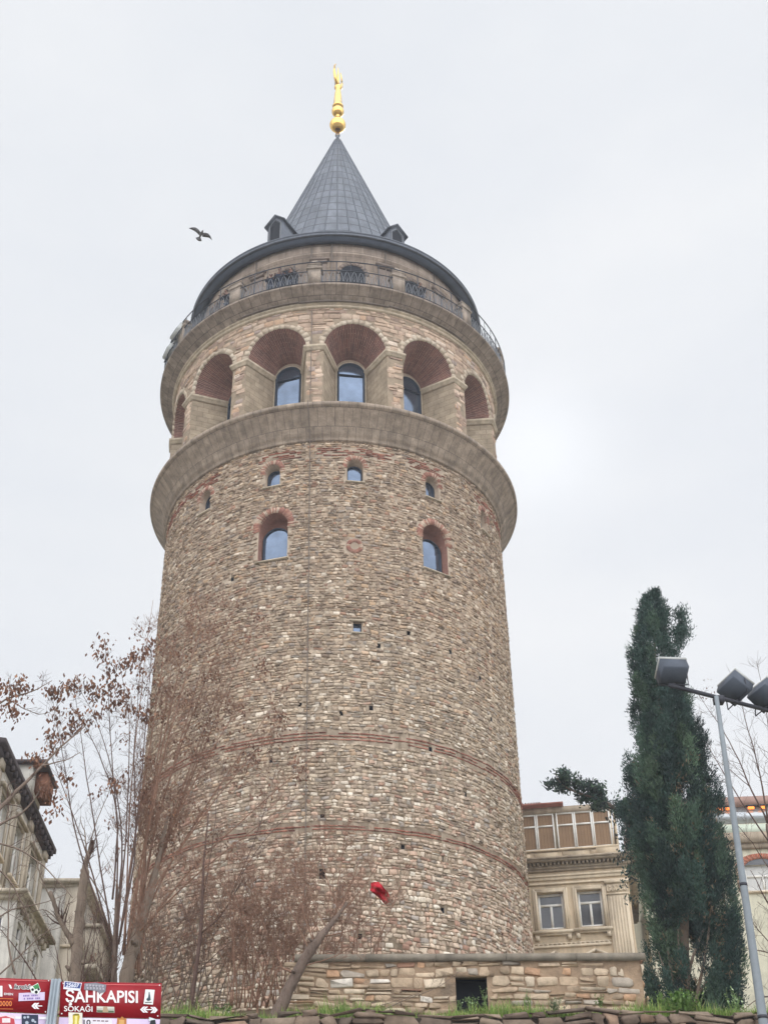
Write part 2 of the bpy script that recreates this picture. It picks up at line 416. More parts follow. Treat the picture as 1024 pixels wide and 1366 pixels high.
lr = lambda z: (.11, .34) if z > 27 else ((.12, .36) if z > 19 else (.12, .36))
lay(sh, cyl(RS), -RS*1.95, RS*1.95, 12.3, 36.95, hr, lr, col_shaft, sk_stone, relief=(.008, .055), gap=.010, warp=.03, jit=.015, split=.15, mat=4, cut=.4, drop=.02)
PAL_BR = [(5, (160, 106, 88)), (4, (146, 98, 82)), (3, (172, 124, 104)), (2, (132, 92, 80))]
colb = lambda cu, cz, n: pick(PAL_BR, n)
for bi, (z0, z1) in enumerate(BANDS):
    k_ = {0: 2, 1: 3, 2: 5}[bi]; st_ = (z1-z0)/k_
    for q_ in range(k_):
        zz_ = z0+q_*st_
        sk = (lambda R, cu, cz: blocked(R, cu, cz) | (rng.random(len(cu)) < .06)) if bi < 2 else (lambda R, cu, cz: blocked(R, cu, cz) | ~(np.sin(cu*1.7)+np.sin(cu*.6+1) > -.45) | (rng.random(len(cu)) < .3))
        lay(sh, cyl(RS), -RS*1.95, RS*1.95, zz_, zz_+.066, (.066, .067), (.24, .36), colb, sk, relief=(.02, .045), gap=.007, warp=.012, jit=.005, split=0, mat=4, cut=.2)
# projecting pale sills, lintels
for a, hw, z0, zs, d, kind in OPEN:
    if kind in ('small', 'big', 'slit'):
        e, t = frame_cyl(a)
        sh.box(np.array(AX)+e*(RS+.0)+np.array([0, 0, z0-.035]), (hw*2+.16, .22, .055), np.stack([t, e, [0, 0, 1]], 1), 5)
    if kind == 'slit': sh.box(np.array(AX)+e*(RS)+np.array([0, 0, z0+.56]), (hw*2+.3, .14, .09), np.stack([t, e, [0, 0, 1]], 1), 5)
sh.build('shaft', [M['mortar'], M['niche'], M['brickwork'], M['dark'], M['rubble'], M['dressed']], tower)

def ring_blocks(mb, a, zc, r0, r1, t0, t1, n, rs, depth, pal, gap=.02, mat=0, inner=-.1, wob=.0):
    """radial bricks or voussoirs round an arch of radius r0..r1 on a cylinder of radius rs"""
    cols = pick(pal, n)
    for i in range(n):
        th0 = t0+(t1-t0)*i/n; th1 = t0+(t1-t0)*(i+1)/n; dg = gap/((r0+r1)/2)/2
        ro = r1*(1+rng.uniform(-wob, wob)); dp = depth*rng.uniform(.6, 1.2)
        P = []
        for dd in (inner, dp):
            for th, rr in ((th0+dg, r0), (th0+dg, ro), (th1-dg, ro), (th1-dg, r0)):
                x, z = rr*math.cos(th), zc+rr*math.sin(th)
                az = a+x/rs
                P.append([math.sin(az)*(rs+dd), TD-math.cos(az)*(rs+dd), z])
        mb.raw(P, [(4, 5, 6, 7), (0, 4, 7, 3), (1, 2, 6, 5), (0, 1, 5, 4), (2, 3, 7, 6)][::1], mat, cols[i])
PAL_ARCH = [(5, (164, 114, 98)), (3, (150, 102, 90)), (3, (182, 138, 118)), (4, (206, 186, 164))]
for a, hw, z0, zs, d, kind in OPEN:
    if kind not in ('small', 'big'): continue
    mb = MB(); w_ = .22 if kind == 'small' else .29
    ring_blocks(mb, a, zs, hw, hw+w_, -.25, PI+.25, 31 if kind == 'small' else 46, RS, .05, PAL_ARCH, .022, 0, -.12, .04)
    mb.build('brick_arch', M['rubble'], tower)
mb = MB(); ring_blocks(mb, RND[0], RND[1], RND[2], RND[3], 0, 2*PI, 28, RS, .05, PAL_ARCH, .025, 0, -.05)
e, t = frame_cyl(RND[0]); mb.raw(*(lambda q: (q, [tuple(range(20))]))([np.array(AX)+e*(RS+.02)+t*(.19*math.cos(x))+np.array([0, 0, RND[1]+.19*math.sin(x)]) for x in np.arange(20)*2*PI/20]), 1)
mb.build('round_brick_ornament', [M['rubble'], M['niche']], tower)

def window(parent, a, hw, z0, zs, r, fw=.07, bar=None, glass='glass'):
    """arched metal frame with its pane, facing outwards at azimuth a"""
    e, t = frame_cyl(a); O = np.array(AX)
    outp = np.array(arch_outline(hw, z0, zs)) if zs is not None else np.array([(-hw, z0), (hw, z0), (hw, z0+.5), (-hw, z0+.5)])
    inp = np.array(arch_outline(hw-fw, z0+fw, zs)) if zs is not None else np.array([(-hw+fw, z0+fw), (hw-fw, z0+fw), (hw-fw, z0+.5-fw), (-hw+fw, z0+.5-fw)])
    n = len(outp); mb = MB()
    P = lambda q, d: np.array([O+e*(r+d)+t*x+np.array([0, 0, z]) for x, z in q])
    V = np.concatenate([P(outp, .05), P(inp, .05), P(inp, -.03), P(outp, -.03)])
    fs = []
    for i in range(n):
        j = (i+1) % n
        fs += [(i, j, n+j, n+i), (n+i, n+j, 2*n+j, 2*n+i), (3*n+i, i, j, 3*n+j)[::-1]]
    mb.raw(V, fs)
    if bar: mb.box(O+e*(r+.01)+np.array([0, 0, bar]), ((hw-fw)*2, .06, .07), np.stack([t, e, [0, 0, 1]], 1))
    f = mb.build('window', M['frame'], parent)
    g = MB(); g.raw(P(inp, -.02), [tuple(range(n))]); g.build('pane', M[glass], f)
    return f
for a, hw, z0, zs, d, kind in OPEN:
    if kind == 'small': window(tower, a, hw-.02, z0, zs-.12, RS-d+.2, .05)
    if kind == 'big': window(tower, a, .6, z0, 31.98, RS-d+.12, .06)
    if kind == 'slit': window(tower, a, hw-.005, z0, None, RS-d+.2, .03)

# lower cornice
mb = MB(); mb.lathe([(8.1, 36.72), (8.27, 36.74), (8.31, 36.80), (8.31, 36.92), (8.38, 36.96), (8.46, 37.16), (8.62, 37.45), (8.82, 37.72), (9.0, 37.95), (9.08, 38.07), (9.15, 38.10), (9.17, 38.16), (9.17, 38.28), (9.1, 38.31), (6.0, 38.33)], AX, 240)
mb.build('lower_cornice', M['cornice'], tower)

# arcade
RA, ZA0, ZA1 = 8.41, 38.3, 44.85
NDEP, W0, W1, ZSP = 1.75, 1.5, .74, 42.3
KS = list(range(-4, 5))
mb = MB()
lo, hi = AZ0-4.5*STEP, AZ0+4.5*STEP
for k in KS:
    a = AZ0+k*STEP; ha = math.asin(W0/RA)
    xs = np.concatenate([np.linspace(-STEP/2, -ha, 5), -ha*np.cos(np.linspace(0, PI, 33))[1:-1], np.linspace(ha, STEP/2, 5)])
    for x0, x1 in zip(xs[:-1], xs[1:]):
        zz = []
        for x in (x0, x1):
            s_ = RA*math.sin(x)
            zz.append(ZA0 if abs((x0+x1)/2) > ha else ZSP+math.sqrt(max(W0*W0-s_*s_, 0)))
        q = [(x0, zz[0]), (x1, zz[1]), (x1, ZA1), (x0, ZA1)]
        mb.raw([[math.sin(a+x)*RA, TD-math.cos(a+x)*RA, z] for x, z in q], [(0, 1, 2, 3)])
A_ = np.linspace(hi, lo+2*PI, 60)
for x0, x1 in zip(A_[:-1], A_[1:]):
    mb.raw([[math.sin(x)*RA, TD-math.cos(x)*RA, z] for x, z in ((x0, ZA0), (x1, ZA0), (x1, ZA1), (x0, ZA1))], [(0, 1, 2, 3)])
def sk_arc(R, cu, cz):
    b = np.zeros(len(cu), bool); half = (R[:, 1]-R[:, 0])/2
    for k in KS:
        du = np.abs(RA*np.sin(cu/RA-(AZ0+k*STEP)))
        du = np.where(np.cos(cu/RA-(AZ0+k*STEP)) > 0, du, 99)
        b |= (du < W0+half*.9) & (cz < ZSP)
        b |= (np.hypot(du, np.maximum(cz-ZSP, 0)) < W0+.23+half*.35) & (cz >= ZSP-.1)
    return b
PAL_ASH = [(28, (185, 160, 138)), (20, (167, 143, 124)), (12, (201, 178, 157)), (9, (147, 124, 110)), (8, (187, 153, 125)), (4, (211, 193, 175)), (5, (161, 145, 137))]
lay(mb, cyl(RA), RA*lo, RA*hi, ZA0, ZA1, (.2, .34), (.3, .8), lambda u, z, n: pick(PAL_ASH, n), sk_arc, relief=(.012, .035), gap=.012, warp=.012, jit=.01, split=.2, mat=1, cut=.25, drop=.015)
# narrow stones on the pier fronts
for k in KS[:-1]:
    am = AZ0+(k+.5)*STEP; pw = STEP*RA/2-W0*1.01
    lay(mb, cyl(RA), am*RA-pw+.02, am*RA+pw-.3, ZA0, ZSP-.2, (.2, .34), (.3, .62), lambda u, z, n: pick(PAL_ASH, n), lambda R, cu, cz: (R[:, 1] > am*RA+pw+.04) | (R[:, 0] < am*RA-pw-.04), relief=(.012, .04), gap=.014, warp=.01, jit=.012, split=.2, mat=1, cut=.3)
mb.build('arcade_wall', [M['arcade'], M['ashlar']], tower)

PAL_VOU = [(5, (188, 171, 150)), (4, (174, 156, 136)), (3, (198, 183, 163))]
for k in KS:
    a = AZ0+k*STEP; e, t = frame_cyl(a); O = np.array(AX)
    def prof(w_, d, n=20):
        th = np.linspace(0, PI, n+1)
        pts = [(w_, ZA0)]+[(w_*math.cos(x), ZSP+w_*math.sin(x)) for x in th]+[(-w_, ZA0)]
        return np.array([O+t*x+e*((math.sqrt(RA*RA-x*x) if d == 0 else RA-d))+np.array([0, 0, z]) for x, z in pts])
    nb = MB(); f0 = prof(W0, 0); f1 = prof(W1, NDEP); n = len(f0)
    V = np.concatenate([f0, f1])
    la = np.linspace(0, PI*1.15, 21)
    uv = np.zeros((2*n, 2))
    uv[0] = (0, 38.3); uv[1:n-1, 0] = 0; uv[1:n-1, 1] = la; uv[n:, 0] = 1.9; uv[n+1:2*n-1, 1] = la
    nb.raw(V, [(n+i, n+i+1, i+1, i)[::-1] for i in range(1, n-2)], 1, None, uv)
    for i in (0, n-2):
        uv2 = np.array([(0, V[i][2]), (0, V[i+1][2]), (1.9, V[n+i+1][2]), (1.9, V[n+i][2])])
        nb.raw(V[[i, i+1, n+i+1, n+i]], [(0, 1, 2, 3)], 0, None, uv2)
    nb.raw(f1, [tuple(range(n))], 2)                              # back wall
    nb.raw(np.concatenate([f0[[0, -1]], f1[[0, -1]]])+np.array([0, 0, .02]), [(0, 2, 3, 1)], 2)
    nc = nb.build('arch_niche', [M['pier'], M['vault'], M['niche']], tower)
    vb = MB(); ring_blocks(vb, a, ZSP, W0-.01, W0+.23, .02, PI-.02, 17, RA, .045, PAL_VOU, .016, 0, -.2, .05)
    vb.build('arch_surround', M['ashlar'], tower)
    # window at the back, with a pale surround
    sb = MB(); ro, ri = np.array(arch_outline(.735, 39.0, 42.12)), np.array(arch_outline(.67, 39.0, 42.12)); nn = len(ro)
    P = lambda q, d: np.array([O+e*(RA-NDEP+d)+t*x+np.array([0, 0, z]) for x, z in q])
    sb.raw(np.concatenate([P(ro, .06), P(ri, .06), P(ri, 0), P(ro, 0)]), sum([[(i, (i+1) % nn, nn+(i+1) % nn, nn+i), (nn+i, nn+(i+1) % nn, 2*nn+(i+1) % nn, 2*nn+i), (i, 3*nn+i, 3*nn+(i+1) % nn, (i+1) % nn)] for i in range(nn)], []))
    sb.build('window_surround', M['dressed'], tower)
    window(tower, a, .66, 39.0, 42.12, RA-NDEP+.035, .09, 42.0)
# imposts: a moulding round each pier and into the niches
for k in range(-4, 4):
    aL, aR = AZ0+k*STEP, AZ0+(k+1)*STEP
    path = []
    eL, tL = frame_cyl(aL); eR, tR = frame_cyl(aR)
    path.append(eL*(RA-NDEP)+tL*W1)
    fl_ = eL*math.sqrt(RA*RA-W0*W0)+tL*W0; fr_ = eR*math.sqrt(RA*RA-W0*W0)-tR*W0
    path.append(fl_)
    aa0 = aL+math.asin(W0/RA); aa1 = aR-math.asin(W0/RA)
    for x in np.linspace(aa0, aa1, 6)[1:-1]: path.append(frame_cyl(x)[0]*RA)
    path.append(fr_); path.append(eR*(RA-NDEP)-tR*W1)
    path = np.array(path); nrm = []
    seg = np.diff(path, axis=0); sn = np.stack([seg[:, 1], -seg[:, 0], 0*seg[:, 0]], 1); sn /= np.linalg.norm(sn, axis=1)[:, None]
    for i in range(len(path)):
        v = sn[max(i-1, 0)]+sn[min(i, len(sn)-1)]; v /= np.linalg.norm(v); v /= max(.35, v @ sn[min(i, len(sn)-1)]); nrm.append(v)
    nrm = np.array(nrm)
    mb = MB(); cs = [(-.02, -.26), (.05, -.26), (.07, -.18), (.13, -.10), (.15, -.08), (.15, .03), (-.02, .05)]
    V = np.array([[path[i]+nrm[i]*d+np.array([0, TD, ZSP+z]) for d, z in cs] for i in range(len(path))]); c_ = len(cs)
    mb.raw(V.reshape(-1, 3), [(i*c_+j, (i+1)*c_+j, (i+1)*c_+(j+1) % c_, i*c_+(j+1) % c_) for i in range(len(path)-1) for j in range(c_)])
    mb.build('impost', M['dressed'], tower)
    # plinth block at the pier's foot
    mb = MB(); am = (aL+aR)/2; e, t = frame_cyl(am)
    mb.box(np.array(AX)+e*(RA+.0)+np.array([0, 0, 38.3+.2]), ((aa1-aa0)*RA+.1, .34, .4), np.stack([t, e, [0, 0, 1]], 1))
    mb.build('pier_plinth', M['dressed'], tower)

# upper cornice and balcony floor
mb = MB(); mb.lathe([(8.3, 44.99), (8.57, 45.0), (8.6, 45.04), (8.68, 45.10), (8.84, 45.20), (9.03, 45.36), (9.15, 45.46), (9.25, 45.5), (9.28, 45.53), (9.28, 45.62), (9.24, 45.65), (6.8, 45.67)], AX, 240)
mb.build('upper_cornice', M['cornice_up'], tower)
mb = MB(); mb.lathe([(8.3, 44.70), (8.46, 44.72), (8.54, 44.76), (8.54, 44.84), (8.46, 44.87), (8.47, 44.92), (8.58, 44.95), (8.60, 45.0), (8.4, 45.0)], AX, 240); mb.build('cornice_moulding', M['dressed'], tower)
# drum behind the balcony
RD = 7.4
mb = MB(); mb.lathe([(RD, 45.6), (RD, 49.5), (RD+.06, 49.52), (RD+.06, 49.62), (RD, 49.64), (RD, 50.5)], AX, 192); mb.build('drum_wall', M['drum'], tower)
for k in KS:
    a = AZ0+k*STEP
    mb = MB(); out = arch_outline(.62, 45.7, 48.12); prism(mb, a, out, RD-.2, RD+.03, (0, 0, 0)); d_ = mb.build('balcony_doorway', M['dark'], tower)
    mb = MB(); ring_blocks(mb, a, 48.12, .62, .82, 0, PI, 11, RD, .05, PAL_VOU, .012, 0, -.02); mb.build('doorway_arch', M['drum'], d_)
for k in range(-4, 4):
    a = AZ0+(k+.5)*STEP; e, t = frame_cyl(a); Mx = np.stack([t, e, [0, 0, 1]], 1); O = np.array(AX)
    mb = MB()
    mb.box(O+e*8.98+np.array([0, 0, 45.66+.5]), (.62, .42, 1.0), Mx)
    mb.box(O+e*8.98+np.array([0, 0, 46.71]), (.78, .52, .12), Mx)
    mb.box(O+e*8.98+np.array([0, 0, 46.86]), (.62, .42, .17), Mx)
    s_ = .3; mb.raw([O+e*8.98+t*x+e*y+np.array([0, 0, z]) for x, y, z in ((-.36, -.24, 46.96), (.36, -.24, 46.96), (.36, .24, 46.96), (-.36, .24, 46.96), (-.1, -.08, 47.36), (.1, -.08, 47.36), (.1, .08, 47.36), (-.1, .08, 47.36))], [(0, 1, 5, 4), (1, 2, 6, 5), (2, 3, 7, 6), (3, 0, 4, 7), (4, 5, 6, 7), (3, 2, 1, 0)])
    mb.build('pedestal', M['pedestal'], tower)
    mb = MB(); 
    for zz, ww in ((49.1, 1.0), (48.9, .8)): mb.box(O+e*(RD+.06)+np.array([0, 0, zz]), (ww, .16, .14), Mx)
    mb.box(O+e*(RD+.04)+np.array([0, 0, 47.2]), (.7, .1, 3.1), Mx)
    mb.build('wall_pilaster', M['drum'], tower)
# railing
rl = MB(); RR = 9.17
ringp = lambda r, z, a0=-PI, a1=PI, n=180: np.array([[math.sin(x)*r, TD-math.cos(x)*r, z] for x in np.linspace(a0, a1, n)])
for z, rad in ((47.14, .028), (46.52, .026), (45.78, .02)): rl.tube(ringp(RR, z), rad, 6)
NP = 84
for i in range(NP):
    x = i*2*PI/NP; p = lambda z, r=RR: [math.sin(x)*r, TD-math.cos(x)*r, z]
    rl.tube([p(45.66), p(47.14)], .022 if i % 3 == 0 else .012, 5)
rail = rl.build('railing', M['iron'], tower)
og = MB()
for i in range(NP*2):                                              # scrolled panels under the middle rail
    a0 = (i+.5)*PI/NP; hw = PI/NP*.42
    pts = [(a0-hw, 45.8), (a0-hw*.9, 46.1), (a0-hw*.4, 46.38), (a0, 46.48), (a0+hw*.4, 46.38), (a0+hw*.9, 46.1), (a0+hw, 45.8)]
    og.tube([[math.sin(x)*RR, TD-math.cos(x)*RR, z] for x, z in pts], .017, 4, cap=False)
    og.tube([[math.sin(x)*RR, TD-math.cos(x)*RR, z] for x, z in ((a0, 45.8), (a0+hw*.35, 46.0), (a0, 46.2), (a0-hw*.35, 46.0), (a0, 45.8))], .013, 4, cap=False)
og.build('scroll_panel', M['iron_grey'], rail)
for px, a in ((0, -9.8), (1, -1.9), (2, 19.5), (3, -33.5), (4, 43)):
    x = math.radians(a); mb = MB()
    mb.tube([[math.sin(x)*(RD+.08), TD-math.cos(x)*(RD+.08), z] for z in (45.7, 50.2)], .04, 6); mb.build('downpipe', M['cable'], tower)
mb = MB()
x0, x1 = math.radians(-7.7), math.radians(-6.3)
pts = [(8.27, z, x0+(x1-x0)*(36-z)/24) for z in np.linspace(12.5, 36.6, 12)]+[(8.4, 36.95, x0), (8.7, 37.45, x0), (9.2, 38.1, x0), (9.2, 38.34, x0), (8.52, 38.4, x0), (8.5, 44.6, x0-.002)]
mb.tube([[math.sin(x)*r, TD-math.cos(x)*r, z] for r, z, x in pts], .02, 5); mb.build('lightning_cable', M['cable'], tower)
mb = MB()
for a0, a1, z in ((-34, -12, 45.06), (-12, 17, 45.0), (17, 48, 45.07)):
    mb.tube(ringp(8.66, z, math.radians(a0), math.radians(a1), 24), .035, 5)
mb.build('pipe', M['cable'], tower)

# eave, lower roof, cone
mb = MB(); mb.lathe([(7.36, 50.30), (7.5, 50.30), (7.5, 50.18), (7.74, 50.16), (7.76, 50.22), (7.9, 50.24), (7.9, 50.28), (7.94, 50.28)], AX, 220); mb.build('eave_soffit', M['gutter'], tower)
mb = MB(); mb.lathe([(7.94, 50.27), (8.03, 50.27), (8.05, 50.30), (8.05, 50.37), (8.01, 50.38), (8.01, 50.44), (8.06, 50.46), (8.06, 50.52), (8.0, 50.55), (7.9, 50.62), (7.5, 50.72)], AX, 220)
eave = mb.build('eave', M['lead_plain'], tower)
ap = at(448.5, 180, TD)[2]
eL, eR = at(389, 281.5, TD), at(513.5, 297, TD)
sl = .342                                             # the cone's own slope, allowing for being seen from far below
ZB = 51.5
rb = sl*(ap-ZB)
mb = MB(); nseam = 44
mb.lathe([(7.5, 50.70), (rb+.25, ZB-.05), (rb, ZB+.12)]+[(sl*(ap-z), z) for z in np.linspace(ZB+.6, ap-.25, 12)]+[(.16, ap-.02), (.1, ap+.03)], AX, nseam*2, uvr=nseam/(2*PI))
for i in range(nseam):
    a = (i+.02)*2*PI/nseam
    for z0, z1 in (((ZB+.15), (ap-.6) if i % 2 == 0 else ap-6),):
        mb.tube([[math.sin(a)*(sl*(ap-z)+.01), TD-math.cos(a)*(sl*(ap-z)+.01), z] for z in np.linspace(z0, z1, 8)], .035, 4, mat=1, cap=False)
mb.build('cone_roof', [M['lead'], M['lead_plain']], tower)
for out_az, best, zt in ((-32, 6.2, 54.6), (31.5, 6.15, 54.05)):
    a = math.radians(out_az); e, t = frame_cyl(a); O = np.array(AX)
    b0 = O+e*best; w_, g_, dl = .5, .5, 2.2; h_ = zt-50.75-g_
    def P(x, y, z): return b0+t*x+e*y+np.array([0, 0, 50.75+z])
    mb = MB()
    V = [P(-w_, .0, 0), P(w_, 0, 0), P(w_, 0, h_), P(0, 0, h_+g_), P(-w_, 0, h_), P(-w_, -dl, 0), P(w_, -dl, 0), P(w_, -dl, h_), P(0, -dl, h_+g_), P(-w_, -dl, h_)]
    mb.raw(V, [(0, 1, 2, 3, 4), (1, 6, 7, 2), (5, 0, 4, 9), (9, 8, 7, 6, 5)])
    for sgn in (-1, 1):
        q = [P(0, .14, h_+g_+.07), P(sgn*(w_+.16), .14, h_-.08), P(sgn*(w_+.16), -dl, h_-.08), P(0, -dl, h_+g_+.07)]
        q2 = [x-np.array([0, 0, .07]) for x in q]
        mb.raw(q+q2, [(0, 1, 2, 3), (7, 6, 5, 4), (0, 4, 5, 1), (1, 5, 6, 2)])
    dm = mb.build('dormer', M['lead_plain'], tower)
    mb = MB(); ow = .3
    mb.raw([P(-ow, .012, .15), P(ow, .012, .15), P(ow, .012, h_-.2), P(0, .012, h_+.12), P(-ow, .012, h_-.2)], [(0, 1, 2, 3, 4)])
    mb.build('dormer_opening', M['dark'], dm)
    mb = MB(); fr = [P(-ow-.05, .03, .1), P(-ow-.05, .03, h_-.15), P(0, .03, h_+.2), P(ow+.05, .03, h_-.15), P(ow+.05, .03, .1)]
    mb.tube(fr, .04, 4); mb.build('dormer_frame', M['iron_grey'], dm)
# finial
mb = MB(); fz = ap
s1, s2 = 69.12, 70.46
sph = lambda c, r, n=14: [(max(r*math.sin(x), .1), c-r*math.cos(x)) for x in np.linspace(.25, PI-.25, n)]
mb.lathe([(.14, fz-.1), (.13, s1-.5)]+sph(s1, .52)+[(.15, s1+.55), (.19, s1+.62), (.13, s1+.7)]+sph(s2, .40)+[(.30, s2+.42), (.36, s2+.5), (.30, s2+.62), (.24, 72.0), (.18, 72.6), (.14, 72.8), (.24, 72.88), (.24, 73.0), (.13, 73.1), (.10, 73.6), (.06, 74.4), (.02, 75.0)], AX, 32)
fin = mb.build('finial', M['gold'], tower, True)
mb = MB(); e, t = frame_cyl(math.radians(66))
cr = []
for x in np.linspace(-2.5, 2.5, 22): cr.append(np.array(AX)+t*(.62*math.sin(x))+np.array([0, 0, 74.15-1.0*math.cos(x)]))
mb.tube(cr, [.03+.09*math.sin(PI*i/21) for i in range(22)], 6); mb.build('crescent', M['gold'], fin, True)
mb = MB(); mb.tube([np.array(AX)+np.array([-.2, 0, 73.0]), np.array(AX)+np.array([-.2, 0, 75.35])], .02, 5); mb.build('lightning_rod', M['cable'], fin)
# ------------------------------------------------------------------ ground, retaining wall, low wall
def hgt(x, y):                                          # the bank behind the retaining wall climbs to the foot of the tower
    base = 6.52+.262*(np.clip(y, 25.5, 47)-25.5)
    wob = .05*np.sin(x*1.1+y*.7)+.04*np.sin(x*2.3-y*1.9)
    return np.where(y < 25.45, -EYE, base+wob-.05)
M['grass_soil'] = mat('bank_soil', S(120, 116, 80), .95, noise=.35, nscale=1.5, bump=.6, bscale=8, dirt=(.8, .45, .6, S(96, 84, 66)))
M['asphalt'] = mat('street_paving', S(150, 146, 140), .9, noise=.2, nscale=2, bump=.3, bscale=12)
xs = np.concatenate([[-390, -200, -80], np.arange(-40, 60.1, 1.0), [90, 200, 390]])
ys = np.concatenate([[25.46], np.arange(26, 60.1, 1.0), [80, 200, 490]])
gx, gy = np.meshgrid(xs, ys); gz = hgt(gx, gy)
mb = MB(); nx, ny = len(xs), len(ys)
i = np.arange(ny-1)[:, None]*nx; j = np.arange(nx-1)[None]
F = np.stack([i+j, i+j+1, i+nx+j+1, i+nx+j], -1).reshape(-1, 4)
mb.bulk(np.stack([gx, gy, gz], -1).reshape(-1, 3), F)
prop(mb.build('ground', M['grass_soil'], None, True), kind='structure')
mb = MB(); mb.raw([(-390, -390, -EYE), (390, -390, -EYE), (390, 25.45, -EYE), (-390, 25.45, -EYE)], [(0, 1, 2, 3)])
prop(mb.build('street', M['asphalt']), kind='structure')

def flat(o, ux, n):                                     # mapping for a straight wall: origin, direction along it, outward normal
    o, ux, n = np.asarray(o, float), np.asarray(ux, float), np.asarray(n, float)
    return lambda u, z, d: o+u[..., None]*ux+d[..., None]*n+z[..., None]*np.array([0, 0, 1.])
RYF = 25.0
PAL_RET = [(20, (132, 114, 98)), (16, (114, 98, 86)), (10, (150, 132, 114)), (8, (100, 88, 78)), (6, (142, 116, 96))]
M['retmortar'] = mat('dark_joint', S(66, 56, 47), .95, noise=.3, nscale=5, bump=.5, bscale=20)
rt = thing('retaining_wall', 'rough dark stone retaining wall holding up the grassy bank', 'wall', (2, RYF, -EYE))
mb = MB(); mb.raw([(x, y, z) for z in (-EYE, 6.46) for x, y in ((-40, RYF+.02), (60, RYF+.02), (60, RYF+.48), (-40, RYF+.48))], [(0, 1, 5, 4), (1, 2, 6, 5), (2, 3, 7, 6), (3, 0, 4, 7), (4, 5, 6, 7)])
lay(mb, flat((0, RYF, 0), (1, 0, 0), (0, -1, 0)), -9, 12, 4.4, 6.56, (.14, .34), (.22, .75), lambda u, z, n: pick(PAL_RET, n), None, relief=(.02, .1), gap=.012, warp=.045, jit=.03, split=.35, mat=1, cut=.4)
lay(mb, lambda u, z, d: np.stack([u, RYF+.02+z, 6.46+d], -1), -9, 12, 0, .46, (.13, .3), (.2, .7), lambda u, z, n: pick(PAL_RET, n), None, relief=(.0, .06), gap=.01, warp=.01, jit=.018, split=.1, mat=1, cut=.5)
mb.build('wall', [M['retmortar'], M['rubble']], rt)

# low wall of squared stones with a coping and a square opening
LY = 26.2
P0, P1 = at(397, 1275, LY), at(853, 1280, LY)
LX0, LX1 = P0[0], P1[0]; LZT = float(at(640, 1283, LY)[2]); LZB = float(at(640, 1350, LY)[2])-.12
OA, OB = at(607, 1303, LY), at(651, 1341, LY)
lw = thing('low_stone_wall', 'low wall of tan squared stones with a flat coping and a dark square opening', 'wall', (LX0, LY, LZB))
PAL_LOWW = [(24, (196, 174, 148)), (18, (180, 156, 130)), (10, (210, 192, 168)), (8, (164, 142, 118)), (4, (222, 214, 202)), (5, (190, 146, 112)), (2, (150, 104, 82)), (4, (168, 158, 146))]
M['lowmortar'] = mat('sandy_mortar', S(160, 136, 112), .95, noise=.35, nscale=3, bump=.9, bscale=14, dirt=(1.1, .5, .68, S(120, 104, 88)))
mb = MB()
X0, X1 = LX0, LX1; D2 = .55
cells = [(X0, OA[0], LZB, LZT), (OB[0], X1, LZB, LZT), (OA[0], OB[0], OA[2], LZT), (OA[0], OB[0], LZB, LZB+.1)]
for a, b, c_, d_ in cells:
    mb.raw([(a, LY, c_), (b, LY, c_), (b, LY, d_), (a, LY, d_)], [(0, 1, 2, 3)])
mb.raw([(X0, LY, LZB), (X0, LY+D2, LZB), (X0, LY+D2, LZT), (X0, LY, LZT)], [(3, 2, 1, 0)])
mb.raw([(X1, LY, LZB), (X1, LY+6, LZB), (X1, LY+6, LZT), (X1, LY, LZT)], [(0, 1, 2, 3)])
mb.raw([(X0, LY+D2, LZB), (X1, LY+6, LZB), (X1, LY+6, LZT), (X0, LY+D2, LZT)], [(3, 2, 1, 0)])
a, b, c_, d_ = OA[0], OB[0], LZB+.1, OA[2]
V = [(a, LY, c_), (b, LY, c_), (b, LY, d_), (a, LY, d_), (a, LY+.42, c_), (b, LY+.42, c_), (b, LY+.42, d_), (a, LY+.42, d_)]
mb.raw(V, [(0, 1, 5, 4), (1, 2, 6, 5), (2, 3, 7, 6), (3, 0, 4, 7)], 2)
sk = lambda R, cu, cz: (R[:, 1] > OA[0]+.03) & (R[:, 0] < OB[0]-.03) & (R[:, 3] > LZB+.1) & (R[:, 2] < OA[2]-.02)
lay(mb, flat((0, LY, 0), (1, 0, 0), (0, -1, 0)), X0+.05, X1-.3, LZB, LZT-.01, (.10, .23), (.16, .52), lambda u, z, n: pick(PAL_LOWW, n), lambda R, cu, cz: sk(R, cu, cz) | (R[:, 1] > X1+.02), relief=(.012, .045), gap=.012, warp=.018, jit=.014, split=.35, mat=1, cut=.36, drop=.04)
lay(mb, flat((X1, LY, 0), (0, 1, 0), (1, 0, 0)), .05, 6, LZB, LZT-.01, (.14, .24), (.25, .6), lambda u, z, n: pick(PAL_LOWW, n), None, relief=(.01, .03), gap=.016, warp=.01, jit=.012, split=.2, mat=1, cut=.5)
mb.build('wall', [M['lowmortar'], M['rubble'], M['dark'], M['niche']], lw)
mb = MB(); c0 = at(390, 1271, LY); 
for q0, q1 in zip(np.linspace(X0-.06, X1+.1, 6)[:-1], np.linspace(X0-.06, X1+.1, 6)[1:]):
    mb.raw([(x, y, z) for z in (LZT, LZT+.125) for x, y in ((q0+.004, LY-.1), (q1-.004, LY-.1), (q1-.004, LY+.5), (q0+.004, LY+.5))], [(0, 1, 5, 4), (1, 2, 6, 5), (2, 3, 7, 6), (3, 0, 4, 7), (4, 5, 6, 7), (3, 2, 1, 0)])
M['coping'] = mat('coping_concrete', S(138, 128, 114), .9, noise=.25, nscale=3, bump=.4, bscale=14, streak=.25)
mb.build('coping', M['coping'], lw)
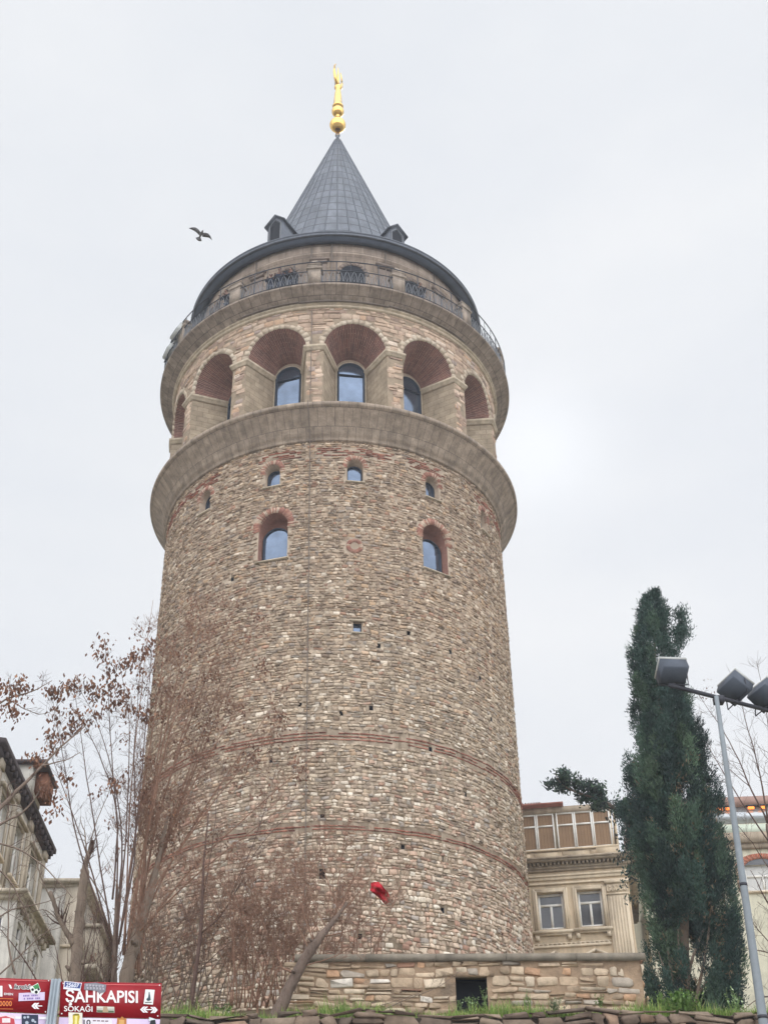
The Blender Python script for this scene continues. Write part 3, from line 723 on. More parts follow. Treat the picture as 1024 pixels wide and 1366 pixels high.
mb = MB(); mb.raw([(x, y, z) for z in (OA[2]-.01, OA[2]+.1) for x, y in ((OA[0]-.14, LY-.02), (OB[0]+.14, LY-.02), (OB[0]+.14, LY+.2), (OA[0]-.14, LY+.2))], [(0, 1, 5, 4), (1, 2, 6, 5), (2, 3, 7, 6), (3, 0, 4, 7), (4, 5, 6, 7), (3, 2, 1, 0)])
mb.build('lintel', M['lowmortar'], lw)
mb = MB(); mb.raw([(a-.02, LY+.421, c_-.02), (b+.02, LY+.421, c_-.02), (b+.02, LY+.421, d_+.02), (a-.02, LY+.421, d_+.02)], [(0, 1, 2, 3)])
mb.build('opening', M['dark'], lw)

# grass along the edge of the bank
M['grass'] = mat('grass_blades', (1, 1, 1), .7, tint=True)
n = 46000
gx = rng.uniform(-7, 10, n); gy = RYF+.12+rng.uniform(0, 1, n)**1.4*1.0
dens = .5+.5*np.sin(gx*1.3+2)*np.sin(gx*.47+.6); keepg = rng.random(n) < np.clip(.45+dens, .25, 1)*np.where(gx < -.9, .3, 1)
keepg &= ~((gx > OA[0]-.05) & (gx < OB[0]+.05) & (gy > RYF+.3)); gx, gy = gx[keepg], gy[keepg]; n = len(gx)
gz = np.where(gy < RYF+.46, 6.48, hgt(gx, gy))
hh = rng.uniform(.07, .27, n)*np.where(rng.random(n) < .1, 1.7, 1)*(.6+.6*(.5+.5*np.sin(gx*2.1+1)))
an = rng.uniform(0, 2*PI, n); ln = rng.uniform(.1, .7, n)*hh; wd = .008
px_ = np.stack([np.cos(an), np.sin(an), 0*an], 1); lean = np.stack([np.cos(an+1.2), np.sin(an+1.2), 0*an], 1)
B = np.stack([gx, gy, gz-.02], 1)
V = np.stack([B-px_*wd, B+px_*wd, B+px_*wd*.7+lean*ln[:, None]*.4+np.array([0, 0, 1.])*hh[:, None]*.6, B-px_*wd*.7+lean*ln[:, None]*.4+np.array([0, 0, 1.])*hh[:, None]*.6, B+lean*ln[:, None]+np.array([0, 0, 1.])*hh[:, None]], 1)
cg = pick([(5, (116, 146, 68)), (4, (98, 130, 58)), (3, (142, 166, 84)), (3, (164, 160, 104))], n)
mb = MB(); q = np.arange(n)[:, None]*5
mb.bulk(V.reshape(-1, 3), q+np.array([[0, 1, 2, 3]]), 0, np.repeat(cg, 5, 0))
bs = mb.nv-5*n
mb.fs.extend([3]*n); mb.fl.append((q+np.array([[3, 2, 4]])+bs).ravel()); mb.mi.extend([0]*n); mb.uv.append(np.zeros((3*n, 2)))
prop(mb.build('grass', M['grass']), kind='stuff')

# leafy weeds
M['leaf'] = mat('weed_leaf', (1, 1, 1), .6, tint=True, noise=.15, nscale=8)
def weed(name, label, x, y, z, h, spread, nst, pal, leaf=.05, group=None, dens=14):
    o = thing(name, label, 'plant', (x, y, z), group)
    st, lf = MB(), MB()
    for s_ in range(nst):
        an = rng.uniform(0, 2*PI); r_ = rng.uniform(.0, spread); hs = h*rng.uniform(.55, 1)
        b = np.array([x+r_*.4*math.cos(an), y+r_*.4*math.sin(an), z-.02]); tip = np.array([x+r_*math.cos(an), y+r_*math.sin(an), z+hs])
        tt = np.linspace(0, 1, 6)[:, None]; pts = b+(tip-b)*tt+np.array([0, 0, 1])*0+.03*np.sin(tt*5+s_)
        st.tube(pts, np.linspace(.006, .002, 6), 4, tint=S(110, 124, 80))
        for q_ in range(dens):
            f = rng.uniform(.2, 1); p = b+(tip-b)*f+.03*math.sin(f*5+s_)
            d = rng.normal(0, 1, 3); d[2] = abs(d[2])*.6; d /= np.linalg.norm(d)
            sd = np.cross(d, [0, 0, 1.]); sd /= np.linalg.norm(sd)+1e-9; up = np.cross(sd, d)
            l_ = leaf*rng.uniform(.6, 1.3)*(1.25-.6*f)
            lf.raw([p, p+d*l_*.5+sd*l_*.26+up*.01, p+d*l_, p+d*l_*.5-sd*l_*.26+up*.01], [(0, 1, 2, 3)], 0, pick(pal, 1)[0])
    st.build('stem', M['leaf'], o); lf.build('leaves', M['leaf'], o)
    return o
GREEN = [(5, (120, 152, 84)), (3, (98, 134, 68)), (3, (146, 172, 108))]
PALE = [(4, (164, 188, 140)), (3, (138, 166, 114)), (2, (190, 206, 168))]
zo = LZB+.12
weed('weed_plant', 'tall pale-leaved weed at the right side of the dark wall opening', float(at(643, 1340, LY)[0]), LY-.22, zo-.06, .5, .1, 4, PALE, .06, dens=20)
weed('weed_plant', 'bushy weed in the middle of the dark wall opening', float(at(629, 1340, LY)[0]), LY-.24, zo-.06, .34, .13, 7, PALE, .07)
weed('weed_plant', 'small weed at the left corner of the dark wall opening', float(at(612, 1342, LY)[0]), LY-.22, zo-.06, .24, .08, 4, PALE, .06)
weed('weed_clump', 'grey-green clump spilling over the retaining wall below the opening', float(at(740, 1358, RYF)[0]), RYF-.04, 6.55, .26, .3, 22, [(4, (132, 142, 116)), (3, (108, 120, 92)), (2, (158, 164, 140))], .04)
weed('weed_clump', 'thin grassy clump at the foot of the low wall right of the opening', float(at(702, 1345, RYF+.7)[0]), RYF+.6, 6.8, .35, .12, 6, GREEN, .04)
weed('weed_clump', 'tuft of weeds at the foot of the low wall near its right end', float(at(800, 1348, RYF+.6)[0]), RYF+.55, 6.78, .26, .15, 7, GREEN, .05)
weed('weed_clump', 'green clump under the leaning trunk at the left end of the low wall', float(at(455, 1350, RYF+.4)[0]), RYF+.35, 6.48, .34, .38, 20, GREEN, .05)
weed('weed_clump', 'low green tuft on the bank in the left half, beside the street sign', float(at(300, 1362, RYF+.4)[0]), RYF+.35, 6.66, .2, .3, 9, GREEN, .05)
weed('weed_bush', 'bright green nettle-like bush at the foot of the cypress', float(at(905, 1352, RYF+.6)[0]), RYF+.25, 6.46, .55, .55, 70, GREEN, .10, dens=20)
weed('weed_bush', 'leafy weeds with upright stems between the house corner and the cypress', float(at(878, 1335, RYF+.9)[0]), RYF+.9, 6.48, .5, .2, 12, [(4, (132, 164, 96)), (3, (108, 140, 78))], .07)
weed('weed_bush', 'pale leafy weed to the right of the cypress trunk', float(at(972, 1335, RYF+1.2)[0]), RYF+.8, 6.5, .75, .2, 12, PALE, .09)
# ------------------------------------------------------------------ houses
def stucco(name, c, streak=.2, noise=.18):
    return mat(name, c, .9, noise=noise, nscale=1.2, bump=.4, bscale=14, streak=streak, dirt=(.9, .52, .75, tuple(x*.62 for x in c)))
M['cream'] = stucco('cream_stucco', S(206, 186, 158), .14, .12)
M['cream_trim'] = stucco('cream_trim', S(216, 198, 172), .12, .1)
M['cream_dark'] = stucco('worn_ledge', S(168, 152, 132), .25)
M['white_frame'] = mat('white_frame', S(226, 222, 214), .6, noise=.08, nscale=6)
M['blind'] = mat('brown_blind', S(140, 114, 88), .8, noise=.12, nscale=2, brick={'Color1': S(142, 116, 90), 'Color2': S(134, 108, 84), 'Mortar': S(116, 88, 62), 'Scale': 1.0, 'Brick Width': .14, 'Row Height': 4.0, 'Mortar Size': .008, 'offset': .0})
M['tiles'] = mat('red_roof_tiles', S(142, 92, 80), .85, noise=.3, nscale=4, bump=.5, bscale=8)
M['curtain'] = mat('net_curtain', S(196, 194, 190), .9, noise=.1, nscale=4)
class Face:
    """a house front: u to the right along it, v up, n outwards"""
    def __init__(s, o, ux): s.o = np.asarray(o, float); s.ux = np.asarray(ux, float)/np.linalg.norm(ux); s.n = np.array([s.ux[1], -s.ux[0], 0])
    def P(s, u, v, d=0): return s.o+s.ux*u+np.array([0, 0, v])+s.n*d
    def px(s, x, y):                                    # where a sight line meets the front: (u, v)
        d = ray(x, y); k = (s.o @ s.n)/(d @ s.n); q = d*k-s.o; return float(q @ s.ux), float(q[2])
    def box(s, mb, u0, u1, v0, v1, d0, d1, mat=0):
        c = s.P((u0+u1)/2, (v0+v1)/2, (d0+d1)/2); mb.box(c, (abs(u1-u0), abs(d1-d0), abs(v1-v0)), np.stack([s.ux, s.n, [0, 0, 1]], 1), mat)
    def wall(s, mb, u0, u1, v0, v1, holes, depth=.22, mat=0):
        us = sorted({u0, u1, *[h[0] for h in holes], *[h[1] for h in holes]}); vs = sorted({v0, v1, *[h[2] for h in holes], *[h[3] for h in holes]})
        us = [u for u in us if u0 <= u <= u1]; vs = [v for v in vs if v0 <= v <= v1]
        for a, b in zip(us[:-1], us[1:]):
            for c, d in zip(vs[:-1], vs[1:]):
                m_ = ((a+b)/2, (c+d)/2)
                if any(h[0] < m_[0] < h[1] and h[2] < m_[1] < h[3] for h in holes): continue
                mb.raw([s.P(a, c), s.P(b, c), s.P(b, d), s.P(a, d)], [(0, 1, 2, 3)], mat)
        for a, b, c, d in holes:
            q = [s.P(a, c), s.P(b, c), s.P(b, d), s.P(a, d)]+[s.P(x, y, -depth) for x, y in ((a, c), (b, c), (b, d), (a, d))]
            mb.raw(q, [(0, 4, 5, 1), (1, 5, 6, 2), (2, 6, 7, 3), (3, 7, 4, 0)], mat)
    def window(s, parent, a, b, c, d, depth=.22, fw=.07, mull=1, trans=None, frame='white_frame', pane='glass_dark', name='window', sill=None):
        mb = MB(); d0, d1 = -depth+.01, -depth+.09
        s.box(mb, a, a+fw, c, d, d0, d1); s.box(mb, b-fw, b, c, d, d0, d1); s.box(mb, a+fw, b-fw, c, c+fw, d0, d1-.004); s.box(mb, a+fw, b-fw, d-fw, d, d0, d1-.004)
        vt = d-fw
        if trans: s.box(mb, a+fw, b-fw, trans-fw/2, trans+fw/2, d0, d1-.006); vt = trans-fw/2
        for k in range(mull):
            u = a+(b-a)*(k+1)/(mull+1); s.box(mb, u-fw*.5, u+fw*.5, c+fw, vt, d0, d1-.008)
        w_ = mb.build(name, M[frame], parent)
        g = MB(); g.raw([s.P(a, c, d0+.02), s.P(b, c, d0+.02), s.P(b, d, d0+.02), s.P(a, d, d0+.02)], [(0, 1, 2, 3)], 0, None, [(a, c), (b, c), (b, d), (a, d)]); g.build('pane', M[pane], w_)
        if sill: g = MB(); s.box(g, a-sill, b+sill, c-.1, c-.003, -depth+.0, .14); g.build('sill', M['cream_trim'], w_)
        return w_

# ---- ornate cream house to the right of the tower
HY = 56.0
C0 = at(846, 1240, HY); ANG = math.radians(11)
fr = Face((C0[0]-5.6*math.cos(ANG), HY+5.6*math.sin(ANG), 12.0), (math.cos(ANG), -math.sin(ANG), 0))   # u=5.6 is the corner
hs = thing('ornate_house', 'ornate cream stucco house with a glazed wooden top-floor gallery beside the tower', 'house', fr.P(2.8, 0))
u0, u1 = -1.0, 5.6
vC = fr.px(770, 1155)[1]; vP = fr.px(770, 1131)[1]; vG = fr.px(755, 1083)[1]
w1 = (*[fr.px(719, 1230)[0], fr.px(754, 1230)[0]], fr.px(736, 1240)[1], fr.px(736, 1192)[1])
w2 = (*[fr.px(773, 1230)[0], fr.px(806, 1225)[0]], fr.px(790, 1236)[1], fr.px(788, 1188)[1])
print('house v', vC, vP, vG, w1, w2)
mb = MB(); holes = [w1, w2]
for w_ in (w1, w2): holes.append((w_[0], w_[1], w_[2]-3.6, w_[3]-3.6))
fr.wall(mb, u0, u1, 0, vC, holes)
sd_ = Face(fr.P(5.6, 0), -fr.n)                           # the side that runs back
sd_h = [(2.2, 3.2, w1[2]-.35, w1[3]-.7), (2.2, 3.2, w1[2]-4, w1[3]-4)]
sd_.wall(mb, 0, 9, 0, vC, sd_h)
bk = [fr.P(u0, 0), fr.P(u0, 0, -9), fr.P(u0, vC), fr.P(u0, vC, -9)]
mb.raw(bk, [(0, 2, 3, 1)]); mb.raw([fr.P(u0, 0, -9), fr.P(u1, 0, -9), fr.P(u1, vC, -9), fr.P(u0, vC, -9)], [(3, 2, 1, 0)])
mb.build('wall', M['cream'], hs)
for i_, w_ in enumerate(holes):
    fr.window(hs, *w_, trans=w_[3]-.5, fw=.1, pane='glass_dark')
    mb = MB(); a, b, c, d = w_
    for k, (m_, dd) in enumerate(((.20, .07), (.11, .11))):
        fr.box(mb, a-m_, a-m_+.1, c-.1, d+m_, 0, dd); fr.box(mb, b+m_-.1, b+m_, c-.1, d+m_, 0, dd); fr.box(mb, a-m_+.1, b+m_-.1, d+m_-.1, d+m_, 0, dd-.003)
    fr.box(mb, a-.3, b+.3, c-.22, c-.1, 0, .2); fr.box(mb, a-.24, b+.24, c-.3, c-.22, 0, .13)
    for u in (a-.12, b+.12): fr.box(mb, u-.09, u+.09, c-.5, c-.3, 0, .14)
    mb.build('window_surround', M['cream_trim'], hs)
for w_ in sd_h: sd_.window(hs, *w_, fw=.08)
# pediments over the floor below, string courses
mb = MB()
for w_ in (w1, w2):
    a, b = w_[0]-.34, w_[1]+.34; z0 = w_[3]-3.6+.42; mid = (a+b)/2
    fr.box(mb, a, b, z0, z0+.09, 0, .22)
    for s_ in (0, 1):
        p = [(a, z0+.09), (mid, z0+.5)] if s_ == 0 else [(mid, z0+.5), (b, z0+.09)]
        (ua, va), (ub, vb) = p
        q = [fr.P(ua, va, 0), fr.P(ub, vb, 0), fr.P(ub, vb+.11, 0), fr.P(ua, va+.11, 0), fr.P(ua, va, .24), fr.P(ub, vb, .24), fr.P(ub, vb+.11, .24), fr.P(ua, va+.11, .24)]
        mb.raw(q, [(4, 5, 6, 7), (0, 4, 7, 3), (1, 2, 6, 5), (0, 1, 5, 4), (3, 7, 6, 2)])
    mb.raw([fr.P(a, z0+.09, .05), fr.P(b, z0+.09, .05), fr.P(mid, z0+.5, .05)], [(0, 1, 2)])
    for u in (a+.12, b-.12): fr.box(mb, u-.09, u+.09, z0-.28, z0, 0, .16)
mb.build('pediment', M['cream_trim'], hs)
mb = MB(); vs_ = w1[2]-.82
fr.box(mb, u0, 4.55, vs_, vs_+.1, 0, .08); fr.box(mb, u0, 4.55, vs_+.16, vs_+.2, 0, .05)
for k in range(28): fr.box(mb, u0+.2*k, u0+.2*k+.1, vs_+.1, vs_+.16, 0, .06)
vt = w1[3]+.36
fr.box(mb, u0, u1+.03, vt, vt+.08, 0, .09); fr.box(mb, u0, u1+.03, vt+.2, vt+.34, 0, .07); fr.box(mb, u0, u1+.03, vt+.34, vt+.42, 0, .13)
mb.build('string_course', M['cream_trim'], hs)
mb = MB(); pu0, pu1 = 4.62, 5.5; vcap = vt-.02             # fluted corner pilaster with a carved capital
fr.box(mb, pu0, pu1, 0, vcap-.62, 0, .1)
for k in range(6): fr.box(mb, pu0+.1+k*.125, pu0+.16+k*.125, vs_-1.9, vcap-.7, .1, .13)
fr.box(mb, pu0-.04, pu1+.04, vcap-.62, vcap-.55, 0, .14); fr.box(mb, pu0-.02, pu1+.02, vcap-.55, vcap-.12, 0, .12); fr.box(mb, pu0-.1, pu1+.1, vcap-.12, vcap, 0, .2)
for k in range(5):
    u = pu0+.08+k*.18
    mb.tube([fr.P(u+.07*math.cos(x), vcap-.34+.14*math.sin(x), .13) for x in np.linspace(0, 2*PI, 9)], .035, 5)
mb.build('pilaster', M['cream_trim'], hs)
mb = MB()
for k, (v0_, v1_, d_) in enumerate(((-.30, -.2, .12), (-.2, -.08, .2), (.04, .12, .5), (.12, .2, .58))):
    fr.box(mb, u0, u1+d_-.002, vC+v0_+.08, vC+v1_+.08, -.05, d_); sd_.box(mb, .05, 9, vC+v0_+.083, vC+v1_+.083, -.05, d_-.004)
for k in range(36): fr.box(mb, u0+.18*k, u0+.18*k+.1, vC-.02, vC+.115, 0, .34)
mb.build('cornice', M['cream_dark'], hs)
mb = MB(); fr.box(mb, u0, 5.3, vC+.28, vP, -3.5, -.05); 
for k in range(5): fr.box(mb, u0+1.25*k+.1, u0+1.25*k+1.15, vC+.4, vP-.14, -.05, .0)
fr.box(mb, u0, 5.36, vP-.08, vP, -.051, .06)
fr.box(mb, 4.35, 5.36, vC+.285, vP+.01, -.06, .05)
sd_.box(mb, .4, 8, vC+.27, vG-.05, -.3, -.2)
fr.box(mb, u0, 5.2, vP, vG, -.6, -.3)
mb.build('parapet', M['cream'], hs)
# gallery of white framed windows with brown blinds
g0, g1 = u0, fr.px(816, 1110)[0]; mb = MB()
fr.box(mb, g0, g1+.05, vG, vG+.28, -3.5, -.02, 0)
gal = mb.build('gallery_fascia', M['cream_dark'], hs)
nb_ = 8; pw = .8; k = 0; u = g1-.02
while u-pw > g0 and k < 7:
    fr.window(hs, u-pw, u, vP, vG, depth=.16, fw=.07, mull=0, trans=vP+(vG-vP)*.66, pane='blind', name='gallery_window'); u -= pw+(.1 if k == 2 else .012); k += 1
mb = MB(); 
e0 = .35
q = [fr.P(u0-.3, vG+.28, e0), fr.P(3.1, vG+.28, e0), fr.P(3.1, vG+.28, -4.2), fr.P(u0-.3, vG+.28, -4.2), fr.P(u0-.3, vG+.36, e0), fr.P(3.1, vG+.36, e0), fr.P(1.8, vG+1.25, -2.2), fr.P(u0-.3, vG+1.25, -2.2), fr.P(3.1, vG+.36, -4.2), fr.P(u0-.3, vG+.36, -4.2)]
mb.raw(q, [(0, 1, 2, 3)[::-1], (4, 5, 6, 7), (5, 8, 6), (8, 9, 7, 6), (0, 1, 5, 4), (1, 2, 8, 5), (0, 4, 7, 9, 3)])
for k in range(26): 
    uu = u0-.2+k*.13; top = 7 
    mb.tube([fr.P(uu, vG+.39, e0), fr.P(min(uu, 1.8), vG+1.27, -2.15)], .035, 5)
mb.build('roof', M['tiles'], hs)
mb = MB(); fr.box(mb, -.9, .2, vG+.2, vG+1.0, -1.4, -.6); mb.build('chimney', M['tiles'], hs)

# ---- pale green building at the right edge
M['greenwall'] = stucco('pale_green_stucco', S(208, 202, 180), .1, .12)
M['greenwall2'] = stucco('mint_panel', S(194, 202, 184), .08, .08)
M['brickred'] = mat('red_brick', S(172, 92, 66), .85, noise=.2, nscale=3, brick={'Color1': S(176, 94, 68), 'Color2': S(158, 82, 60), 'Mortar': S(178, 150, 130), 'Scale': 1.0, 'Brick Width': .24, 'Row Height': .08, 'Mortar Size': .01, 'offset': .5})
M['canopy'] = stucco('brown_canopy', S(164, 134, 122), .15)
M['heater'] = mat('glowing_heater', S(255, 120, 50), .6, emit=((1.0, .30, .06), 1.7))
M['railglass'] = mat('balcony_glass', S(176, 180, 182), .15, metal=.5)
gb = Face(tuple(at(940, 1366, 62))[:2]+(12.0,), (math.cos(.1), math.sin(.1)*-1, 0))
gr_ = thing('green_building', 'pale green building with a red brick arched window and a terrace lit by orange heaters', 'building', gb.P(4, 0))
vT = gb.px(1000, 1064)[1]; vg0 = gb.px(1000, 1099)[1]; vb0 = gb.px(1000, 1113)[1]; vc0 = gb.px(1000, 1127)[1]
wu0, wv0 = gb.px(997, 1190); wv1 = gb.px(997, 1152)[1]; wu1 = wu0+1.75
print('green', vT, vg0, vb0, vc0, wu0, wv0, wv1)
mb = MB(); gh = [(wu0, wu1, wv0, wv1)]
gb.wall(mb, -2, 9, 0, vg0, gh, .25)
mid = (wu0+wu1)/2
mb.raw([gb.P(-2, 0), gb.P(-2, 0, -8), gb.P(-2, vg0, -8), gb.P(-2, vg0)], [(3, 2, 1, 0)]); mb.raw([gb.P(-2, vg0, 0), gb.P(9, vg0, 0), gb.P(9, vg0, -8), gb.P(-2, vg0, -8)], [(0, 1, 2, 3)])
mb.build('wall', M['greenwall'], gr_)
mb = MB(); gb.box(mb, -2, 9, vb0, vg0-.05, 0, .06); mb.build('green_band', M['greenwall2'], gr_)
mb = MB(); gb.box(mb, -2, 9.05, vc0, vb0-.02, -.02, .35); gb.box(mb, -2, 9.05, vc0-.25, vc0, -.02, .2); mb.build('cornice', M['cream_dark'], gr_)
mb = MB(); bw = .42                                      # brick surround with a segmental arch
gb.box(mb, wu0-bw, wu0, wv0, wv1+.05, 0, .05); gb.box(mb, wu1, wu1+bw, wv0, wv1+.05, 0, .05)
R_ = (wu1-wu0)/2; na = 12
for i in range(na):
    t0, t1 = PI*(.1+.8*i/na), PI*(.1+.8*(i+1)/na)
    q = []
    for d_ in (0, .06):
        for t_, r_ in ((t0, R_*1.02), (t0, R_*1.02+bw), (t1, R_*1.02+bw), (t1, R_*1.02)): q.append(gb.P(mid+r_*math.cos(t_), wv1-.35+.62*r_*math.sin(t_), d_))
    mb.raw(q, [(4, 7, 6, 5), (0, 4, 5, 1), (1, 5, 6, 2), (2, 6, 7, 3), (3, 7, 4, 0)], 0, None, [(0, 0), (.42, 0), (.42, .2), (0, .2)]*2)
mb.build('brick_surround', M['brickred'], gr_)
mb = MB()
for i in range(na):
    t0, t1 = PI*(.1+.8*i/na), PI*(.1+.8*(i+1)/na)
    mb.raw([gb.P(mid+R_*1.02*math.cos(t0), wv1-.35+.62*R_*1.02*math.sin(t0), .01), gb.P(mid+R_*1.02*math.cos(t1), wv1-.35+.62*R_*1.02*math.sin(t1), .01), gb.P(mid+R_*1.02*math.cos(t1), wv1-.1, .01), gb.P(mid+R_*1.02*math.cos(t0), wv1-.1, .01)], [(0, 3, 2, 1)])
mb.build('lunette', M['glass_dark'], gr_)
gb.window(gr_, wu0, wu1, wv0, wv1, depth=.2, fw=.1, trans=wv0+(wv1-wv0)*.55, pane='curtain', sill=.1)
mb = MB(); gb.box(mb, -2, 9, vg0+.05, vg0+1.0, -.12, -.08); mb.build('glass_balustrade', M['railglass'], gr_)
mb = MB(); gb.box(mb, -2, 9, vT-.45, vT, -5, .15); gb.box(mb, -2, 9, vT-.7, vT-.45, -4.9, -.1)
for k in range(5): gb.box(mb, -1.8+2.4*k, -1.66+2.4*k, vg0, vT-.7, -.35, -.22)
mb.build('terrace_canopy', M['canopy'], gr_)
mb = MB(); gb.box(mb, -2, 9, vg0, vT-.7, -4.9, -4.8); mb.build('terrace_back', M['glass_dark'], gr_)
for k, px in enumerate((958, 970, 1000, 1016)):
    u, v = gb.px(px, 1072)
    mb = MB(); gb.box(mb, u-.15, u+.15, vT-.63, vT-.52, .0, .1); h_ = mb.build('heater', M['heater'], gr_)
    mb = MB(); gb.box(mb, u-.26, u+.26, vT-.5, vT-.45, -.02, .16); mb.build('heater_hood', M['iron'], h_)

# ---- two old houses on the left
M['oldwall'] = stucco('weathered_plaster', S(210, 204, 194), .3, .25)
M['oldtrim'] = stucco('weathered_trim', S(188, 175, 156), .3)
M['oldroof'] = mat('dark_eave', S(76, 68, 68), .85, noise=.25, nscale=3)
M['rust'] = mat('rusty_sheet', S(124, 86, 68), .85, noise=.35, nscale=3)
LXR = -9.85; Y0, Y1 = 36.2, 44.4
ZT = float(at(17, 1000, Y0)[2]); ZG = 8.2
rf = Face((LXR, Y0, ZG), (0, 1, 0))                       # the street side: u runs away from the viewer, outwards is +x
ff = Face((LXR-8, Y0, ZG), (1, 0, 0))                     # the end wall facing the viewer; u=8 is the corner
h1 = thing('old_house', 'weathered plaster house with a projecting bay and a dark eave at the left edge', 'house', (LXR-4, Y0, ZG))
H = ZT-ZG; mb = MB()
hol = [(.9, 2.0, H-2.6, H-.9), (3.2, 4.3, H-2.6, H-.9), (5.6, 6.8, H-2.6, H-.9), (5.9, 6.9, H-5.8, H-3.9)]
rf.wall(mb, 0, Y1-Y0, 0, H, hol); hf = [(5.4, 6.5, H-2.7, H-.9), (5.2, 6.5, H-6.2, H-4.3)]
ff.wall(mb, 0, 8, 0, H, hf); mb.raw([rf.P(Y1-Y0, 0), rf.P(Y1-Y0, 0, -8), rf.P(Y1-Y0, H, -8), rf.P(Y1-Y0, H)], [(0, 1, 2, 3)])
mb.build('wall', M['oldwall'], h1)
for w_ in hol: rf.window(h1, *w_, fw=.08, trans=w_[3]-.5, sill=.1)
for w_ in hf: ff.window(h1, *w_, fw=.08, trans=w_[3]-.5, sill=.1)
mb = MB(); rf.box(mb, -.45, Y1-Y0+.2, H, H+.16, -8, .28); rf.box(mb, -.3, Y1-Y0+.1, H-.22, H, -7.9, .14)
for k in range(18): rf.box(mb, .1+k*.46, .24+k*.46, H-.2, H-.02, .14, .26)
mb.raw([rf.P(-.45, H+.16, .28), rf.P(Y1-Y0+.2, H+.16, .28), rf.P(Y1-Y0+.2, H+.7, -3.7), rf.P(-.45, H+.7, -3.7), rf.P(-.45, H+.16, -8), rf.P(Y1-Y0+.2, H+.16, -8)], [(0, 1, 2, 3), (3, 2, 5, 4), (0, 3, 4), (1, 5, 2)])
mb.build('roof', M['oldroof'], h1)
# rusty roofed attic dormer over the eave, towards the far end
mb = MB(); rf.box(mb, 3.2, 4.9, H+.17, H+1.0, -1.4, .3); dm = mb.build('attic_dormer', M['oldwall'], h1)
mb = MB(); rf.box(mb, 3.0, 5.1, H+.98, H+1.08, -1.6, .75); mb.build('dormer_eave', M['oldroof'], dm)
mb = MB(); rf.box(mb, 3.75, 4.9, H+.3, H+.97, .31, .66); mb.build('rusty_cladding', M['rust'], dm)
mb = MB()
for u in (.12, 2.5, 4.85, 7.5): rf.box(mb, u, u+.34, H-3.35, H-.23, 0, .09); rf.box(mb, u-.06, u+.4, H-.5, H-.23, .0, .14)
rf.box(mb, -.04, Y1-Y0, H-3.6, H-3.36, -.02, .16); rf.box(mb, -.03, Y1-Y0, H-3.75, H-3.6, -.02, .1); ff.box(mb, 0, 8.0, H-3.6, H-3.36, 0, .16)
for a, b, c, d in hol:
    rf.box(mb, a-.14, a, c, d+.12, 0, .06); rf.box(mb, b, b+.14, c, d+.12, 0, .06); rf.box(mb, a, b, d, d+.12, 0, .058); rf.box(mb, a-.2, b+.2, d+.12, d+.22, 0, .16)
mb.build('moulding', M['oldtrim'], h1)
# bay
bh0, bh1 = float(at(10, 1300, Y0)[2])-ZG-.6, float(at(20, 1192, Y0)[2])-ZG
mb = MB(); B0, B1, BD = .15, 4.3, 1.15
rb_ = Face(rf.P(B0, 0, BD), (0, 1, 0)); fb_ = Face(rf.P(B0, 0, 0), (1, 0, 0))
bw_ = [(.5, 1.2, bh0+.9, bh1-.55), (1.75, 2.45, bh0+.9, bh1-.55), (3.0, 3.7, bh0+.9, bh1-.55)]; bf_ = [(.3, .85, bh0+.9, bh1-.55)]
rb_.wall(mb, 0, B1-B0, bh0, bh1, bw_, .15); fb_.wall(mb, 0, BD, bh0, bh1, bf_, .15)
mb.raw([rf.P(B1, bh0, BD), rf.P(B1, bh0, 0), rf.P(B1, bh1, 0), rf.P(B1, bh1, BD)], [(0, 1, 2, 3)]); mb.raw([rf.P(B0, bh0, 0), rf.P(B1, bh0, 0), rf.P(B1, bh0, BD), rf.P(B0, bh0, BD)], [(0, 1, 2, 3)])
by = mb.build('bay', M['oldwall'], h1)
for w_ in bw_: rb_.window(by, *w_, .15, .06, sill=None, name='bay_window', trans=w_[3]-.45)
for w_ in bf_: fb_.window(by, *w_, .15, .06, sill=None, name='bay_window', trans=w_[3]-.45)
mb = MB(); rf.box(mb, B0-.3, B1+.3, bh1, bh1+.1, .0, BD+.3); rf.box(mb, B0-.15, B1+.15, bh1-.14, bh1, .0, BD+.15)
mc_ = MB(); rf.box(mc_, B0-.12, B1+.12, bh0-.16, bh0-.002, 0, BD+.1); mc_.build('bay_base', M['oldtrim'], by)
mb.build('bay_cornice', M['oldtrim'], by)
for k in range(9): mb = MB(); rf.box(mb, B0+.1+k*.46, B0+.26+k*.46, bh1-.32, bh1-.14, BD, BD+.14); mb.build('bracket', M['oldtrim'], by)

XR2 = float(at(109, 1178, 47)[0]); Z2 = float(at(100, 1180, 47)[2])
h2 = thing('old_house', 'narrower weathered house with a tall dark window, farther up the street on the left', 'house', (XR2-3, 47, 9))
f2 = Face((XR2-6, 47, 9), (1, 0, 0)); r2 = Face((XR2, 47, 9), (0, 1, 0)); H2 = Z2-9
wa = f2.px(84, 1262); wb = f2.px(94, 1216)
h2h = [(wa[0], wa[0]+.62, wa[1], wb[1]), (wa[0], wa[0]+.62, wa[1]-2.6, wb[1]-2.6)]
mb = MB(); f2.wall(mb, 0, 6, 0, H2, h2h); r2h = [(1.0+2*k, 1.9+2*k, H2-2.8, H2-1.1) for k in range(3)]; r2.wall(mb, 0, 7, 0, H2, r2h)
mb.raw([r2.P(7, 0), r2.P(7, 0, -6), r2.P(7, H2, -6), r2.P(7, H2)], [(0, 1, 2, 3)])
mb.build('wall', M['oldwall'], h2)
for w_ in h2h: f2.window(h2, *w_, fw=.07, trans=w_[3]-.5, sill=.08)
for w_ in r2h: r2.window(h2, *w_, fw=.07, trans=w_[3]-.5, sill=.08)
